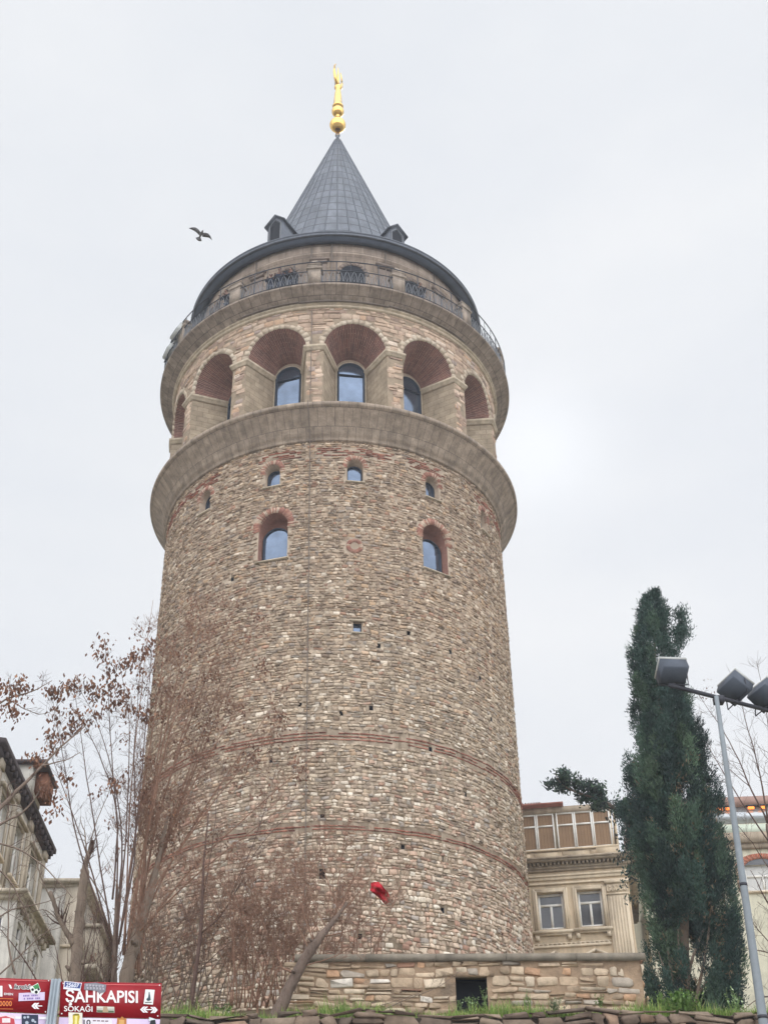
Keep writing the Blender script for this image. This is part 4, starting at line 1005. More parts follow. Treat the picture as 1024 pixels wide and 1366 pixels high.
mb = MB(); r2.box(mb, -.3, 7.2, H2, H2+.12, -6, .3); r2.box(mb, -.1, 7.1, H2-.12, H2, -5.9, .12); 
f2.box(mb, 5.5, 6, 0, H2-.13, 0, .08); r2.box(mb, .3, .75, 0, H2-.13, 0, .1); r2.box(mb, 3.2, 3.5, 0, H2-.13, 0, .1)
mb.build('cornice', M['oldtrim'], h2)
mb = MB(); vb_ = f2.px(112, 1285)[1]; r2.box(mb, .2, 4.2, vb_, vb_+1.3, .001, .75); r2.box(mb, .1, 4.3, vb_+1.3, vb_+1.42, .001, .9); r2.box(mb, .1, 4.3, vb_-.16, vb_, .001, .85); mb.build('balcony', M['oldtrim'], h2)
# ------------------------------------------------------------------ bare trees
M['bark_grey'] = mat('grey_bark', S(134, 118, 104), .95, noise=.4, nscale=7, bump=1.0, bscale=24, stretch=(1, 1, .25), dirt=(14, .5, .7, S(96, 82, 72)))
M['bark_brown'] = mat('brown_bark', S(118, 101, 90), .95, noise=.4, nscale=7, bump=1.0, bscale=24, stretch=(1, 1, .25), dirt=(14, .5, .7, S(82, 68, 60)))
M['twig_red'] = mat('reddish_twigs', S(138, 106, 88), .9, noise=.25, nscale=8)
M['twig_dark'] = mat('dark_twigs', S(92, 72, 64), .9, noise=.25, nscale=8)
M['twig_grey'] = mat('grey_twigs', S(122, 106, 94), .9, noise=.25, nscale=8)
M['samara'] = mat('dry_seed_clusters', (1, 1, 1), .85, tint=True, noise=.2, nscale=10)
def smooth_path(pts, n):
    pts = np.asarray(pts, float)
    if len(pts) == 2: return pts[0]+(pts[1]-pts[0])*np.linspace(0, 1, n)[:, None]
    d = np.concatenate([[0], np.cumsum(np.linalg.norm(np.diff(pts, axis=0), axis=1))]); d /= d[-1]
    t = np.linspace(0, 1, n); P = np.stack([np.interp(t, d, pts[:, k]) for k in range(3)], 1)
    for _ in range(3): P[1:-1] = .25*P[:-2]+.5*P[1:-1]+.25*P[2:]
    return P
UP = np.array([0, 0, 1.0])
def twigs(mb, path, r0, r1, n, L, lvl, up=.55, spread=.8, t0=.2, flat_=.7, thin=.0028, tips=None):
    k = len(path)
    for _ in range(n):
        t = rng.uniform(t0, .98); f = t*(k-1); i = min(int(f), k-2); p = path[i]+(path[i+1]-path[i])*(f-i)
        tg = path[i+1]-path[i]; tg /= np.linalg.norm(tg)+1e-9
        rd = rng.normal(0, 1, 3); rd[1] *= flat_; rd -= tg*(rd @ tg); rd /= np.linalg.norm(rd)+1e-9
        d = tg*(1-spread*.5)+rd*spread+UP*up*.4; d /= np.linalg.norm(d)
        l = L*rng.uniform(.45, 1.15)*(1.15-.6*t); m_ = 5 if lvl > 0 else 4
        q = [p]; dd = d.copy()
        for s_ in range(m_): dd = dd+UP*up*.16+rng.normal(0, .13, 3); dd /= np.linalg.norm(dd); q.append(q[-1]+dd*l/m_)
        q = np.array(q); ra = max((r0+(r1-r0)*t)*.6, thin); 
        mb.tube(q, np.linspace(ra, thin*.8, len(q)), 4 if ra > .006 else 3, cap=False)
        if lvl > 0: twigs(mb, q, ra, thin, rng.integers(2, 6), L*.52, lvl-1, up, spread, .25, flat_, thin, tips)
        elif tips is not None: tips.append(q[-1])
def clusters(mb, spots, n, size, lsz, cols):
    for c in spots:
        m_ = int(n*rng.uniform(.5, 1.3))
        P = np.asarray(c)+rng.normal(0, 1, (m_, 3))*np.array([size, size, size*.8])*.5-np.array([0, 0, 1])*rng.uniform(0, size*.8, m_)[:, None]
        for p in P:
            a = rng.uniform(0, 2*PI); s_ = np.array([math.cos(a), math.sin(a), rng.uniform(-.4, .4)]); dn = np.array([rng.normal(0, .4), rng.normal(0, .4), -1]); dn /= np.linalg.norm(dn)
            l_ = lsz*rng.uniform(.6, 1.4)
            mb.raw([p, p+s_*l_*.27+dn*l_*.5, p+dn*l_, p-s_*l_*.27+dn*l_*.5], [(0, 1, 2, 3)], 0, pick(cols, 1)[0])
BROWN = [(5, (112, 78, 62)), (3, (134, 96, 74)), (4, (88, 62, 52)), (1, (156, 118, 92))]
def bare_tree(name, label, Y, trunk, stems, mats, tw=(10, .9, 1), group=None, thin=.0028, up=.55, cl=None, ncl=34, csz=.2, lsz=.06, root=None, spread=.8, tipcl=0, flat_=.7):
    """trunk: [(px, py, r)], stems: list of ([(px, py)...], r0, r1, dY at the tip)"""
    base = at(trunk[0][0], trunk[0][1], Y)
    gz = float(hgt(np.array(base[0]), np.array(Y))) if root is None else root
    o = thing(name, label, 'tree', (base[0], Y, gz), group)
    tb = MB(); pts = [at(x, y, Y) for x, y, r in trunk]; rr = [r for _, _, r in trunk]
    if pts[0][2] > gz: pts = [np.array([pts[0][0], Y, gz-.1])]+pts; rr = [rr[0]*1.25]+rr
    P_ = smooth_path(pts, 44); tr = np.interp(np.linspace(0, 1, 44), np.linspace(0, 1, len(rr)), rr)
    P_[1:-1] += np.cumsum(rng.normal(0, tr[1:-1, None]*.05, (42, 3)), 0)*np.array([1, 1, .1])-np.linspace(0, 1, 42)[:, None]*0
    tr = tr*(1+.03*rng.normal(0, 1, 44)); tr[rng.choice(np.arange(5, 40), 3)] *= 1.08; tb.tube(P_, tr, 11)
    for _ in range(5):                                   # snapped stubs and knots
        i = rng.integers(12, 43); d = rng.normal(0, 1, 3); d[2] = abs(d[2])*.5; d /= np.linalg.norm(d); tb.tube([P_[i], P_[i]+d*tr[i]*1.5, P_[i]+d*tr[i]*2.1], [tr[i]*.45, tr[i]*.3, tr[i]*.16], 6)
    tb.build('trunk', M[mats[0]], o, True)
    tt = MB(); tips = []
    for pl, r0, r1, dY in stems:
        bb = MB()
        k = len(pl); q = smooth_path([at(x, y, Y+dY*i/(k-1)) for i, (x, y) in enumerate(pl)], 14)
        q[1:] += np.cumsum(rng.normal(0, .012, q[1:].shape), 0)*np.array([1, 1, .3])
        bb.tube(q, np.linspace(r0, r1, 14), 6 if r0 > .02 else 4)
        ln = np.linalg.norm(np.diff(q, axis=0), axis=1).sum()
        twigs(tt, q, r0*.6, r1, int(tw[0]*ln/2.5)+2, tw[1], tw[2], up, spread, .25, flat_, thin, tips)
        bb.build('branch', M[mats[1]], o)
    prop(tt.build('twigs', M[mats[2]], o), kind='stuff')
    if cl or tipcl:
        cm = MB()
        sp = [at(x, y, Y+rng.uniform(-.4, .6)) for x, y in (cl or [])]
        if tipcl: sp += [tips[i] for i in rng.choice(len(tips), min(tipcl, len(tips)), replace=False)]
        clusters(cm, sp, ncl, csz, lsz, BROWN); prop(cm.build('seed_clusters', M['samara'], o), kind='stuff')
    return o

# the big reddish fan of stems against the tower's left side
fan = []
for tx, ty in ((206, 800), (222, 838), (243, 806), (262, 800), (283, 792), (300, 788), (322, 842), (345, 812), (352, 880), (374, 958), (388, 905), (330, 770), (232, 930), (302, 905), (420, 1010), (398, 1060)):
    bx = 172+rng.uniform(-8, 14); mx = bx+(tx-bx)*.42+rng.uniform(-6, 6); my = 1290+(ty-1290)*.55
    fan.append(([(bx, 1285+rng.uniform(-40, 30)), (bx+(mx-bx)*.35, 1290+(my-1290)*.55), (mx, my), (tx, ty)], rng.uniform(.022, .04), .005, rng.uniform(-1.2, 1.4)))
bare_tree('bare_tree', 'tall bare tree whose fan of reddish stems climbs the left side of the tower', 31.5, [(165, 1345, .16), (172, 1285, .13), (205, 1175, .06), (222, 1090, .035)], fan, ('bark_grey', 'twig_red', 'twig_red'), (8, 1.15, 2), tipcl=110, ncl=26, csz=.26, lsz=.09, cl=[(300, 800), (330, 850), (350, 880), (382, 912), (345, 815), (355, 890), (262, 812), (225, 845), (270, 900), (310, 870), (375, 965), (265, 850), (250, 870), (225, 862), (282, 835), (240, 900), (215, 880), (258, 830), (280, 870), (235, 845)], thin=.0036)
# dark slender tree with brown seed clusters left of it
d_ = []
for pl in ([(152, 1290), (158, 1150), (150, 1000), (142, 860)], [(152, 1280), (130, 1120), (110, 980), (98, 910)], [(155, 1270), (170, 1120), (178, 980), (160, 880)], [(150, 1270), (105, 1130), (85, 1010), (68, 920)], [(158, 1260), (180, 1110), (196, 980), (204, 860)], [(156, 1240), (165, 1100), (135, 960), (95, 905)], [(150, 1260), (128, 1180), (96, 1080), (62, 985)], [(160, 1250), (185, 1130), (176, 1010), (187, 880)], [(150, 1200), (160, 1080), (120, 980), (92, 940)]):
    d_.append((pl, .026, .005, rng.uniform(-.8, .8)))
CL2 = [(140, 852), (137, 868), (144, 885), (150, 905), (118, 908), (126, 920), (138, 918), (150, 930), (160, 912), (166, 925), (172, 940), (180, 870), (172, 880), (160, 882), (185, 885), (68, 912), (80, 915), (92, 912), (98, 905), (76, 922), (96, 948), (110, 950), (75, 950), (66, 975), (80, 975), (100, 965), (118, 960), (130, 945), (70, 990), (52, 1010), (45, 1005), (150, 1040), (160, 1036), (195, 862), (203, 850), (207, 905), (190, 945), (198, 950), (90, 1030)]
bare_tree('bare_tree', 'slender dark-stemmed tree with brown seed clusters, against the sky left of the tower', 30, [(150, 1350, .07), (152, 1285, .05), (156, 1180, .03)], d_, ('bark_brown', 'twig_dark', 'twig_dark'), (8, .6, 1), cl=CL2, ncl=44, csz=.24, lsz=.12)
# pale grey branch reaching in from the left edge
bare_tree('bare_tree', 'pale grey tree leaning in from the left edge in front of the old house', 22, [(-70, 1400, .16), (-55, 1250, .14), (-30, 1120, .1)],
    [([(-30, 1120), (0, 1072), (55, 1022), (82, 990), (112, 966)], .045, .008, .4), ([(55, 1022), (72, 1020), (92, 1016), (108, 1004)], .016, .005, .4), ([(-30, 1120), (10, 1095), (40, 1085), (62, 1050)], .03, .008, -.3), ([(-20, 950), (8, 930), (45, 922), (66, 908)], .022, .006, .2), ([(8, 930), (30, 945), (55, 952), (78, 945)], .012, .004, .2), ([(-40, 1180), (0, 1150), (30, 1210), (60, 1280)], .02, .006, .3), ([(-30, 1120), (20, 1130), (55, 1155), (95, 1200)], .02, .005, -.4), ([(-40, 1260), (10, 1215), (60, 1205), (90, 1190)], .018, .004, .2), ([(0, 1300), (30, 1270), (55, 1240), (80, 1235)], .016, .004, -.2), ([(20, 1300), (12, 1260), (10, 1200), (22, 1140)], .018, .005, .2)],
    ('bark_grey', 'twig_grey', 'twig_dark'), (8, .5, 1), cl=[(20, 912), (28, 905), (12, 918), (34, 915), (8, 940), (18, 938), (22, 945), (-2, 910), (72, 1040), (60, 1045), (78, 1060), (70, 1075)], ncl=40, csz=.19, lsz=.085, up=.3, root=-EYE)
# pruned trunk in front of the second old house
bare_tree('pruned_tree', 'thick pruned trunk with a bare knuckled top, in front of the narrower old house', 34, [(98, 1350, .18), (102, 1240, .15), (108, 1180, .12), (112, 1160, .11)],
    [([(110, 1170), (116, 1148), (126, 1122)], .09, .06, .2), ([(98, 1262), (80, 1225), (70, 1190)], .08, .05, -.2), ([(116, 1150), (112, 1120), (104, 1090)], .03, .008, .2), ([(112, 1160), (125, 1100), (150, 1040)], .02, .006, .3), ([(84, 1235), (50, 1160), (38, 1090)], .02, .006, -.3), ([(98, 1250), (60, 1210), (20, 1225)], .02, .006, -.3), ([(112, 1160), (140, 1200), (160, 1260)], .02, .006, -.2)],
    ('bark_grey', 'bark_grey', 'twig_dark'), (7, .8, 1))
# upright dark sapling in front of the tower
bare_tree('bare_sapling', 'dark upright sapling in front of the tower, just right of the street sign', 27.5, [(247, 1372, .05), (256, 1330, .045), (268, 1240, .035), (271, 1150, .022), (278, 1085, .012)],
    [([(268, 1245), (290, 1225), (306, 1200), (318, 1180)], .022, .01, -.2), ([(306, 1200), (330, 1140), (352, 1080), (372, 1020)], .012, .004, .2), ([(312, 1190), (345, 1130), (395, 1075)], .01, .004, -.2), ([(266, 1270), (240, 1200), (222, 1150)], .012, .004, .2), ([(262, 1300), (300, 1262), (330, 1240)], .012, .004, .1), ([(270, 1200), (285, 1100), (300, 1010)], .012, .004, .2)],
    ('twig_dark', 'twig_dark', 'twig_dark'), (9, .6, 1), cl=[(352, 1078), (368, 1010), (395, 1040)], ncl=14, csz=.14, lsz=.05)
# leaning pruned trunk at the left end of the low wall
ln_ = [([(452, 1218), (470, 1170), (490, 1120)], .014, .004, .2), ([(440, 1235), (480, 1190), (520, 1130)], .014, .004, -.2), ([(430, 1250), (480, 1240), (530, 1190)], .012, .004, -.3), ([(405, 1290), (450, 1275), (480, 1255)], .012, .004, -.2), ([(448, 1222), (455, 1150), (470, 1080)], .012, .004, .2), ([(420, 1262), (400, 1200), (395, 1120)], .014, .004, .2), ([(415, 1270), (385, 1215), (375, 1150)], .014, .004, .1), ([(395, 1300), (372, 1292), (368, 1268)], .03, .012, -.1), ([(452, 1215), (432, 1160), (425, 1100)], .012, .004, .2), ([(436, 1240), (410, 1180), (442, 1110)], .012, .004, .2)]
bare_tree('pruned_tree', 'leaning pruned trunk with many fine reddish shoots at the left end of the low wall', 25.8, [(366, 1356, .13), (385, 1318, .11), (402, 1282, .10), (425, 1250, .085), (455, 1214, .05), (462, 1204, .03)], ln_, ('bark_brown', 'twig_red', 'twig_red'), (16, .6, 2), up=.5, thin=.0026)
# shrubs: masses of fine reddish shoots
def shrub(label, Y, x0, x1, y0, y1, n, mats, tw, seed_c=0):
    st = []
    for k in range(n):
        bx = rng.uniform(x0, x1); tx = bx+rng.normal(12, 48); ty = y1+(y0-y1)*rng.uniform(.55, 1.0)
        st.append(([(bx, y1), (bx+(tx-bx)*.3, y1+(ty-y1)*.4), (tx, ty)], rng.uniform(.008, .019), .0035, rng.uniform(-.6, .6)))
    return bare_tree('bare_shrub', label, Y, [((x0+x1)/2, 1362, .02), ((x0+x1)/2, y1, .016), ((x0+x1)/2+4, y1-40, .008)], st, mats, tw, tipcl=seed_c, ncl=8, csz=.08, lsz=.05, thin=.0029)
shrub('dense bare shrub of reddish shoots against the tower foot, left of the leaning trunk', 27.2, 300, 385, 1120, 1345, 40, ('twig_red', 'twig_red', 'twig_red'), (9, .5, 2), 60)
shrub('sprawling grey-brown bare shrub at the foot of the tower behind the street sign', 28.4, 185, 300, 1130, 1350, 36, ('twig_grey', 'twig_grey', 'twig_red'), (9, .55, 2), 30)
shrub('thin bare shrub of reddish shoots rising above the left end of the coping', 28.2, 385, 500, 1130, 1330, 24, ('twig_red', 'twig_red', 'twig_red'), (8, .5, 2), 30)
shrub('bare shrub of dark shoots below the old houses, above the red sign', 29, 60, 170, 1180, 1350, 16, ('twig_dark', 'twig_dark', 'twig_dark'), (8, .5, 1), 6)
# fallen canes on the bank
for k, (pl, lab) in enumerate((([(470, 1366), (545, 1332), (590, 1316), (612, 1296)], 'long dry cane lying over the bank in front of the low wall'), ([(330, 1372), (420, 1356), (500, 1345), (560, 1325)], 'curved dry cane lying along the edge of the bank'))):
    mb = MB(); q = smooth_path([at(x, y, 25.6+.1*i) for i, (x, y) in enumerate(pl)], 16); mb.tube(q, np.linspace(.012, .005, 16), 5)
    twigs(mb, q, .005, .003, 9, .35, 1, .2)
    prop(mb.build('dry_cane', M['twig_grey'], None, org=q[0]), lab, 'branch')
# bare tree at the right edge
bare_tree('bare_tree', 'bare grey tree with a fan of curving branches behind the floodlight pole', 38, [(1075, 1420, .16), (1058, 1300, .13), (1040, 1180, .1), (1024, 1100, .07)],
    [([(1024, 1100), (1000, 1050), (975, 990), (930, 925)], .03, .005, .4), ([(1024, 1100), (1010, 1020), (990, 950), (985, 900)], .03, .005, -.4), ([(1030, 1130), (990, 1075), (950, 1010), (915, 950)], .025, .005, .5), ([(1024, 1100), (1030, 1000), (1020, 930), (1010, 880)], .03, .005, .2), ([(1040, 1180), (1000, 1120), (975, 1090), (955, 1065)], .02, .005, -.3), ([(1000, 1050), (965, 1020), (940, 1005)], .014, .004, .3), ([(1050, 1250), (1020, 1200), (1000, 1160)], .04, .008, -.2), ([(1058, 1300), (1025, 1270), (990, 1265)], .03, .006, -.2), ([(1058, 1330), (1010, 1330), (985, 1350)], .03, .006, .2), ([(1055, 1290), (1005, 1235), (985, 1180)], .02, .006, .2), ([(1030, 1100), (1050, 1000), (1050, 930)], .03, .005, .3)],
    ('bark_brown', 'twig_dark', 'twig_dark'), (9, 1.0, 1), cl=[(945, 910), (952, 915), (940, 922)], ncl=8, csz=.2, lsz=.08, thin=.004)

# ------------------------------------------------------------------ evergreen trees
M['needle'] = mat('cypress_foliage', (1, 1, 1), .75, tint=True, noise=.25, nscale=3, spec=.2)
def sprays(mb, C, D, n_leaf, L, W, cols):
    """tufts of narrow scale-leaf faces: centres C, growth directions D"""
    n = len(C); k = n_leaf
    c = np.repeat(C, k, 0); d = np.repeat(D, k, 0)+rng.normal(0, .42, (n*k, 3)); d /= np.linalg.norm(d, axis=1)[:, None]
    c = c+rng.normal(0, L*.5, c.shape)
    s_ = np.cross(d, rng.normal(0, 1, d.shape)); s_ /= np.linalg.norm(s_, axis=1)[:, None]+1e-9
    l = L*rng.uniform(.5, 1.3, (n*k, 1)); w_ = W*rng.uniform(.6, 1.3, (n*k, 1))
    V = np.stack([c, c+d*l*.45+s_*w_, c+d*l, c+d*l*.45-s_*w_], 1)
    T = np.repeat(np.repeat(cols, k, 0)*rng.uniform(.75, 1.3, (n*k, 1)), 4, 0)
    mb.bulk(V.reshape(-1, 3), np.arange(n*k*4).reshape(-1, 4), 0, T)
CY = 32.5
cb = at(912, 1350, CY); base = np.array([cb[0], CY, float(hgt(np.array(cb[0]), np.array(CY)))])
cyp = thing('cypress_tree', 'tall dark green cypress with pale inner stems beside the cream house', 'tree', base)
# outline of the crown as it stands: (height above ground, left, right)
OUT = []
for y, xl, xr in ((1352, 872, 992), (1320, 868, 990), (1280, 868, 992), (1230, 862, 988), (1180, 850, 984), (1130, 838, 972), (1090, 834, 962), (1050, 834, 950), (1000, 842, 938), (960, 846, 926), (920, 844, 910), (880, 841, 900), (850, 847, 898), (825, 850, 890), (808, 856, 882), (793, 867, 874)):
    a, b = at(xl, y, CY), at(xr, y, CY); OUT.append((a[2], a[0], b[0]))
OUT = np.array(OUT)
tk = MB()
mids = [(np.interp(z, OUT[:, 0], OUT[:, 1])+np.interp(z, OUT[:, 0], OUT[:, 2]))/2 for z in np.linspace(OUT[0, 0], OUT[-1, 0], 12)]
zz = np.linspace(OUT[0, 0], OUT[-1, 0]-.4, 12)
tk.tube([base-np.array([0, 0, .2])]+[(base[0]+(m_-base[0])*min(1, i/4), CY, z) for i, (m_, z) in enumerate(zip(mids, zz))], [.2]+list(np.linspace(.17, .02, 12)), 8)
tk.build('trunk', M['bark_grey'], cyp, True)
for pl, r in (([(905, 1350), (897, 1310), (890, 1270), (886, 1220)], .05), ([(915, 1345), (918, 1290), (938, 1240)], .06), ([(925, 1350), (935, 1300), (946, 1250), (948, 1200)], .05), ([(908, 1345), (905, 1290), (904, 1240)], .05), ([(922, 1345), (940, 1310), (962, 1290)], .03), ([(895, 1300), (884, 1290), (878, 1270)], .02)):
    mb = MB(); q = smooth_path([at(x, y, CY-.35) for x, y in pl], 9); mb.tube(q, np.linspace(r, r*.4, 9), 6); mb.build('stem', M['bark_grey'], cyp, True)
# plumes: upright spindles packed over the crown
fo = MB(); Cs, Ds, Ts = [], [], []
pal = np.array([S(58, 78, 70), S(72, 92, 76), S(50, 68, 64), S(84, 104, 82), S(46, 60, 58)])
zs_ = np.linspace(OUT[0, 0], OUT[-1, 0], 200); wz = np.interp(zs_, OUT[:, 0], OUT[:, 2])-np.interp(zs_, OUT[:, 0], OUT[:, 1]); wz = wz**1.3; wz /= wz.sum()
for p in range(430):
    z0 = rng.choice(zs_, p=wz); a = rng.uniform(0, 2*PI)
    low = z0 < OUT[0, 0]+2.0
    if low and math.sin(a) < -.25 and abs(math.cos(a)) < .55 and rng.random() < .8: continue      # thin at the foot, where stems show
    xl, xr = np.interp(z0, OUT[:, 0], OUT[:, 1]), np.interp(z0, OUT[:, 0], OUT[:, 2]); hw = (xr-xl)/2; cx = (xl+xr)/2
    rr = rng.uniform(.35, .95); ctr = np.array([cx+hw*rr*math.cos(a), CY+hw*rr*math.sin(a), z0])
    ht = rng.uniform(.5, 1.35)*min(1, .35+hw*.7); wd_ = rng.uniform(.11, .21)*min(1, .4+hw*.6)
    m_ = int(34+ht*62*wd_*4)
    t = rng.uniform(-.5, .5, m_); ang = rng.uniform(0, 2*PI, m_); rad = wd_*np.cos(t*PI*.92)*np.sqrt(rng.uniform(.15, 1, m_))
    out_ = np.array([math.cos(a), math.sin(a), 0])
    c = ctr+np.stack([np.cos(ang)*rad, np.sin(ang)*rad, t*ht], 1)+out_*(.2*(t[:, None]+.5)*ht*.6)
    xl_, xr_ = np.interp(c[:, 2], OUT[:, 0], OUT[:, 1]), np.interp(c[:, 2], OUT[:, 0], OUT[:, 2])
    ok = (c[:, 0] > xl_-.08) & (c[:, 0] < xr_+.08); c = c[ok]; ang = ang[ok]
    Cs.append(c); Ds.append(np.stack([np.cos(ang)*.45+out_[0]*.35, np.sin(ang)*.45+out_[1]*.35, np.full(len(c), 1.0)], 1)); Ts.append(np.tile(pal[rng.choice(5, p=[.3, .22, .2, .13, .15])]*rng.uniform(.65, 1.35), (len(c), 1)))
m_ = 2600; zr = OUT[0, 0]+.5+(OUT[-1, 0]-OUT[0, 0]-.5)*rng.uniform(.12, 1, m_); hw = (np.interp(zr, OUT[:, 0], OUT[:, 2])-np.interp(zr, OUT[:, 0], OUT[:, 1]))/2; cx = (np.interp(zr, OUT[:, 0], OUT[:, 2])+np.interp(zr, OUT[:, 0], OUT[:, 1]))/2
ang = rng.uniform(0, 2*PI, m_); rad = hw*np.sqrt(rng.uniform(.05, .8, m_))
Cs.append(np.stack([cx+np.cos(ang)*rad, CY+np.sin(ang)*rad, zr], 1)); Ds.append(np.stack([np.cos(ang)*.4, np.sin(ang)*.4, np.ones(m_)], 1)); Ts.append(np.tile(pal[0], (m_, 1)))
m_ = 420; zr = OUT[0, 0]+(OUT[-1, 0]-OUT[0, 0])*rng.uniform(.02, .55, m_); cx = (np.interp(zr, OUT[:, 0], OUT[:, 2])+np.interp(zr, OUT[:, 0], OUT[:, 1]))/2; hw = (np.interp(zr, OUT[:, 0], OUT[:, 2])-np.interp(zr, OUT[:, 0], OUT[:, 1]))/2
ang = rng.uniform(0, 2*PI, m_); rad = hw*rng.uniform(.5, .9, m_); Cs.append(np.stack([cx+np.cos(ang)*rad, CY+np.sin(ang)*rad, zr], 1)); Ds.append(np.stack([np.cos(ang)*.5, np.sin(ang)*.5, np.ones(m_)*.6], 1)); Ts.append(np.tile(np.array(S(122, 104, 84)), (m_, 1)))   # dead brown sprigs
# the separate tuft beside the top
tp = np.array([at(x, y, CY) for x, y in ((906, 820), (910, 832), (902, 845), (905, 858), (898, 870), (912, 845))])
c = np.repeat(tp, 60, 0)+rng.normal(0, .09, (360, 3)); Cs.append(c); Ds.append(np.tile([.2, 0, 1.], (360, 1))); Ts.append(np.tile(pal[0], (360, 1)))
C_, D_, T_ = np.concatenate(Cs), np.concatenate(Ds), np.concatenate(Ts)
print('cypress sprays', len(C_))
sprays(fo, C_, D_, 9, .11, .012, T_)
fo.build('crown', M['needle'], cyp)
# dark conifer behind the house
FY = 50; fb = at(905, 1340, FY)
con = thing('conifer_tree', 'dark conifer whose long bough reaches left over the roof of the cream house', 'tree', (fb[0], FY, 12.2))
mb = MB(); mb.tube([(fb[0], FY, 12.0), (fb[0]-.2, FY, 18), tuple(at(862, 1085, FY))], [.3, .22, .08], 8); mb.build('trunk', M['bark_brown'], con, True)
mb = MB(); fo = MB(); pts = [(840, 1110), (828, 1085), (812, 1072), (790, 1064), (768, 1057), (752, 1050), (744, 1042), (741, 1034)]
q = smooth_path([at(x, y, FY-.3*i) for i, (x, y) in enumerate(pts)], 24); mb.tube(q, np.linspace(.09, .015, 24), 6); mb.build('bough', M['bark_brown'], con)
q2 = smooth_path([at(x, y, FY) for x, y in ((862, 1180), (860, 1130), (852, 1095), (844, 1080))], 10)
cc = []
for i, p in enumerate(q):
    f = i/23
    s_ = rng.uniform(.16, .34)*(1.1-f*.6); off = np.array([rng.normal(0, .25), rng.normal(0, .3), rng.uniform(-.12, .45)*(1-f*.4)])
    for _ in range(int(46*s_/.3)): cc.append(p+off+rng.normal(0, 1, 3)*np.array([s_*.6, s_*.7, s_*.42]))
for p in q2:
    for _ in range(46): cc.append(p+rng.normal(0, 1, 3)*np.array([.42, .5, .4]))
cc = np.array(cc); keep = rng.random(len(cc)) < .8; cc = cc[keep]
dd = rng.normal(0, 1, cc.shape); dd[:, 2] = abs(dd[:, 2])+.3
sprays(fo, cc, dd, 8, .2, .04, pal[rng.choice(5, len(cc))]*.85)
fo.build('crown', M['needle'], con)
# ------------------------------------------------------------------ street signs
M['sign_red'] = mat('red_enamel', S(146, 14, 28), .45, noise=.16, nscale=5, spec=.4, dirt=(7, .6, .8, S(112, 22, 30)))
M['sign_white'] = mat('white_enamel', S(224, 220, 220), .5)
M['lilac'] = mat('lilac_plate', S(206, 186, 212), .5, noise=.08, nscale=10)
M['galv'] = mat('galvanised_steel', S(158, 166, 172), .5, metal=.35, noise=.12, nscale=10)
M['sticker'] = mat('printed_sticker', (1, 1, 1), .6, tint=True, noise=.08, nscale=30)
SY = 8.0
def sp(px, py, lift=0.0): P = at(px, py, SY); return np.array([P[0], SY-lift, P[2]])
def quad(mb, pts, lift, col=None, mat=0): mb.raw([sp(x, y, lift) for x, y in pts], [tuple(range(len(pts)))[::-1]], mat, None if col is None else S(*col))
def rect(mb, x0, y0, x1, y1, lift, col=None, tilt=0, mat=0): quad(mb, [(x0, y0-tilt), (x1, y0+tilt), (x1+tilt*.6, y1+tilt), (x0+tilt*.6, y1-tilt)], lift, col, mat)
def text_mb(mb, txt, px0, py_base, px1, py_top, lift, col, bold=.012, shear=0, slope=0.0, mat=0):
    cu = bpy.data.curves.new('lettering', 'FONT'); cu.body = txt; cu.size = 1; cu.offset = bold; cu.shear = shear; cu.resolution_u = 3
    o = bpy.data.objects.new('lettering', cu); COL.objects.link(o); bpy.context.view_layer.update()
    me = o.evaluated_get(bpy.context.evaluated_depsgraph_get()).to_mesh()
    V = np.array([v.co[:] for v in me.vertices]); Fs = [tuple(p.vertices) for p in me.polygons]
    bpy.data.objects.remove(o); bpy.data.curves.remove(cu)
    x0, x1 = V[:, 0].min(), V[:, 0].max(); cap = .70
    P = [sp(px0+(px1-px0)*(x-x0)/(x1-x0), py_base+(py_top-py_base)*y/cap+slope*(x-x0)/(x1-x0), lift) for x, y, _ in V]
    mb.raw(P, [f[::-1] for f in Fs], mat, S(*col))
def plate(name, parent, c, m_, th=.012):
    mb = MB(); f = [sp(x, y) for x, y in c]; b = [p+np.array([0, th, 0]) for p in f]
    mb.raw(f+b, [(3, 2, 1, 0), (4, 5, 6, 7), (0, 1, 5, 4), (1, 2, 6, 5), (2, 3, 7, 6), (3, 0, 4, 7)]); return mb.build(name, M[m_], parent)
def arrow(mb, x, y, s, d, lift):
    for k in (0, 1):
        xx = x+d*k*s*.9
        quad(mb, [(xx, y-s), (xx+s*.75, y-s), (xx+s*.75-d*s*1.0+0, y), (xx+s*.75, y+s), (xx, y+s), (xx-d*s*1.0, y)], lift, (232, 226, 226))
ptop = sp(75, 1307)
sg = thing('street_sign', 'grey sign post carrying two red street name plates covered in stickers', 'street sign', (ptop[0], SY, -EYE))
mb = MB(); pw = float(sp(81, 1308)[0]-sp(69, 1308)[0])
mb.raw([(ptop[0]+x, SY+y, z) for z in (-EYE, float(ptop[2])) for x, y in [(-pw/2, .03), (-pw/2, -.015), (-pw*.3, -.02), (-pw*.26, -.008), (-pw*.1, -.008), (-pw*.06, -.02), (pw*.06, -.02), (pw*.1, -.008), (pw*.26, -.008), (pw*.3, -.02), (pw/2, -.015), (pw/2, .03)]],
       [(i, (i+1) % 12, 12+(i+1) % 12, 12+i) for i in range(12)]+[tuple(range(12, 24))])
mb.build('post', M['galv'], sg)
pl2 = plate('name_plate', sg, [(81, 1310), (215.5, 1312), (213.5, 1359), (79, 1356)], 'sign_red'); pl2['label'] = 'red plate reading ŞAHKAPISI SOKAĞI'
mb = MB()
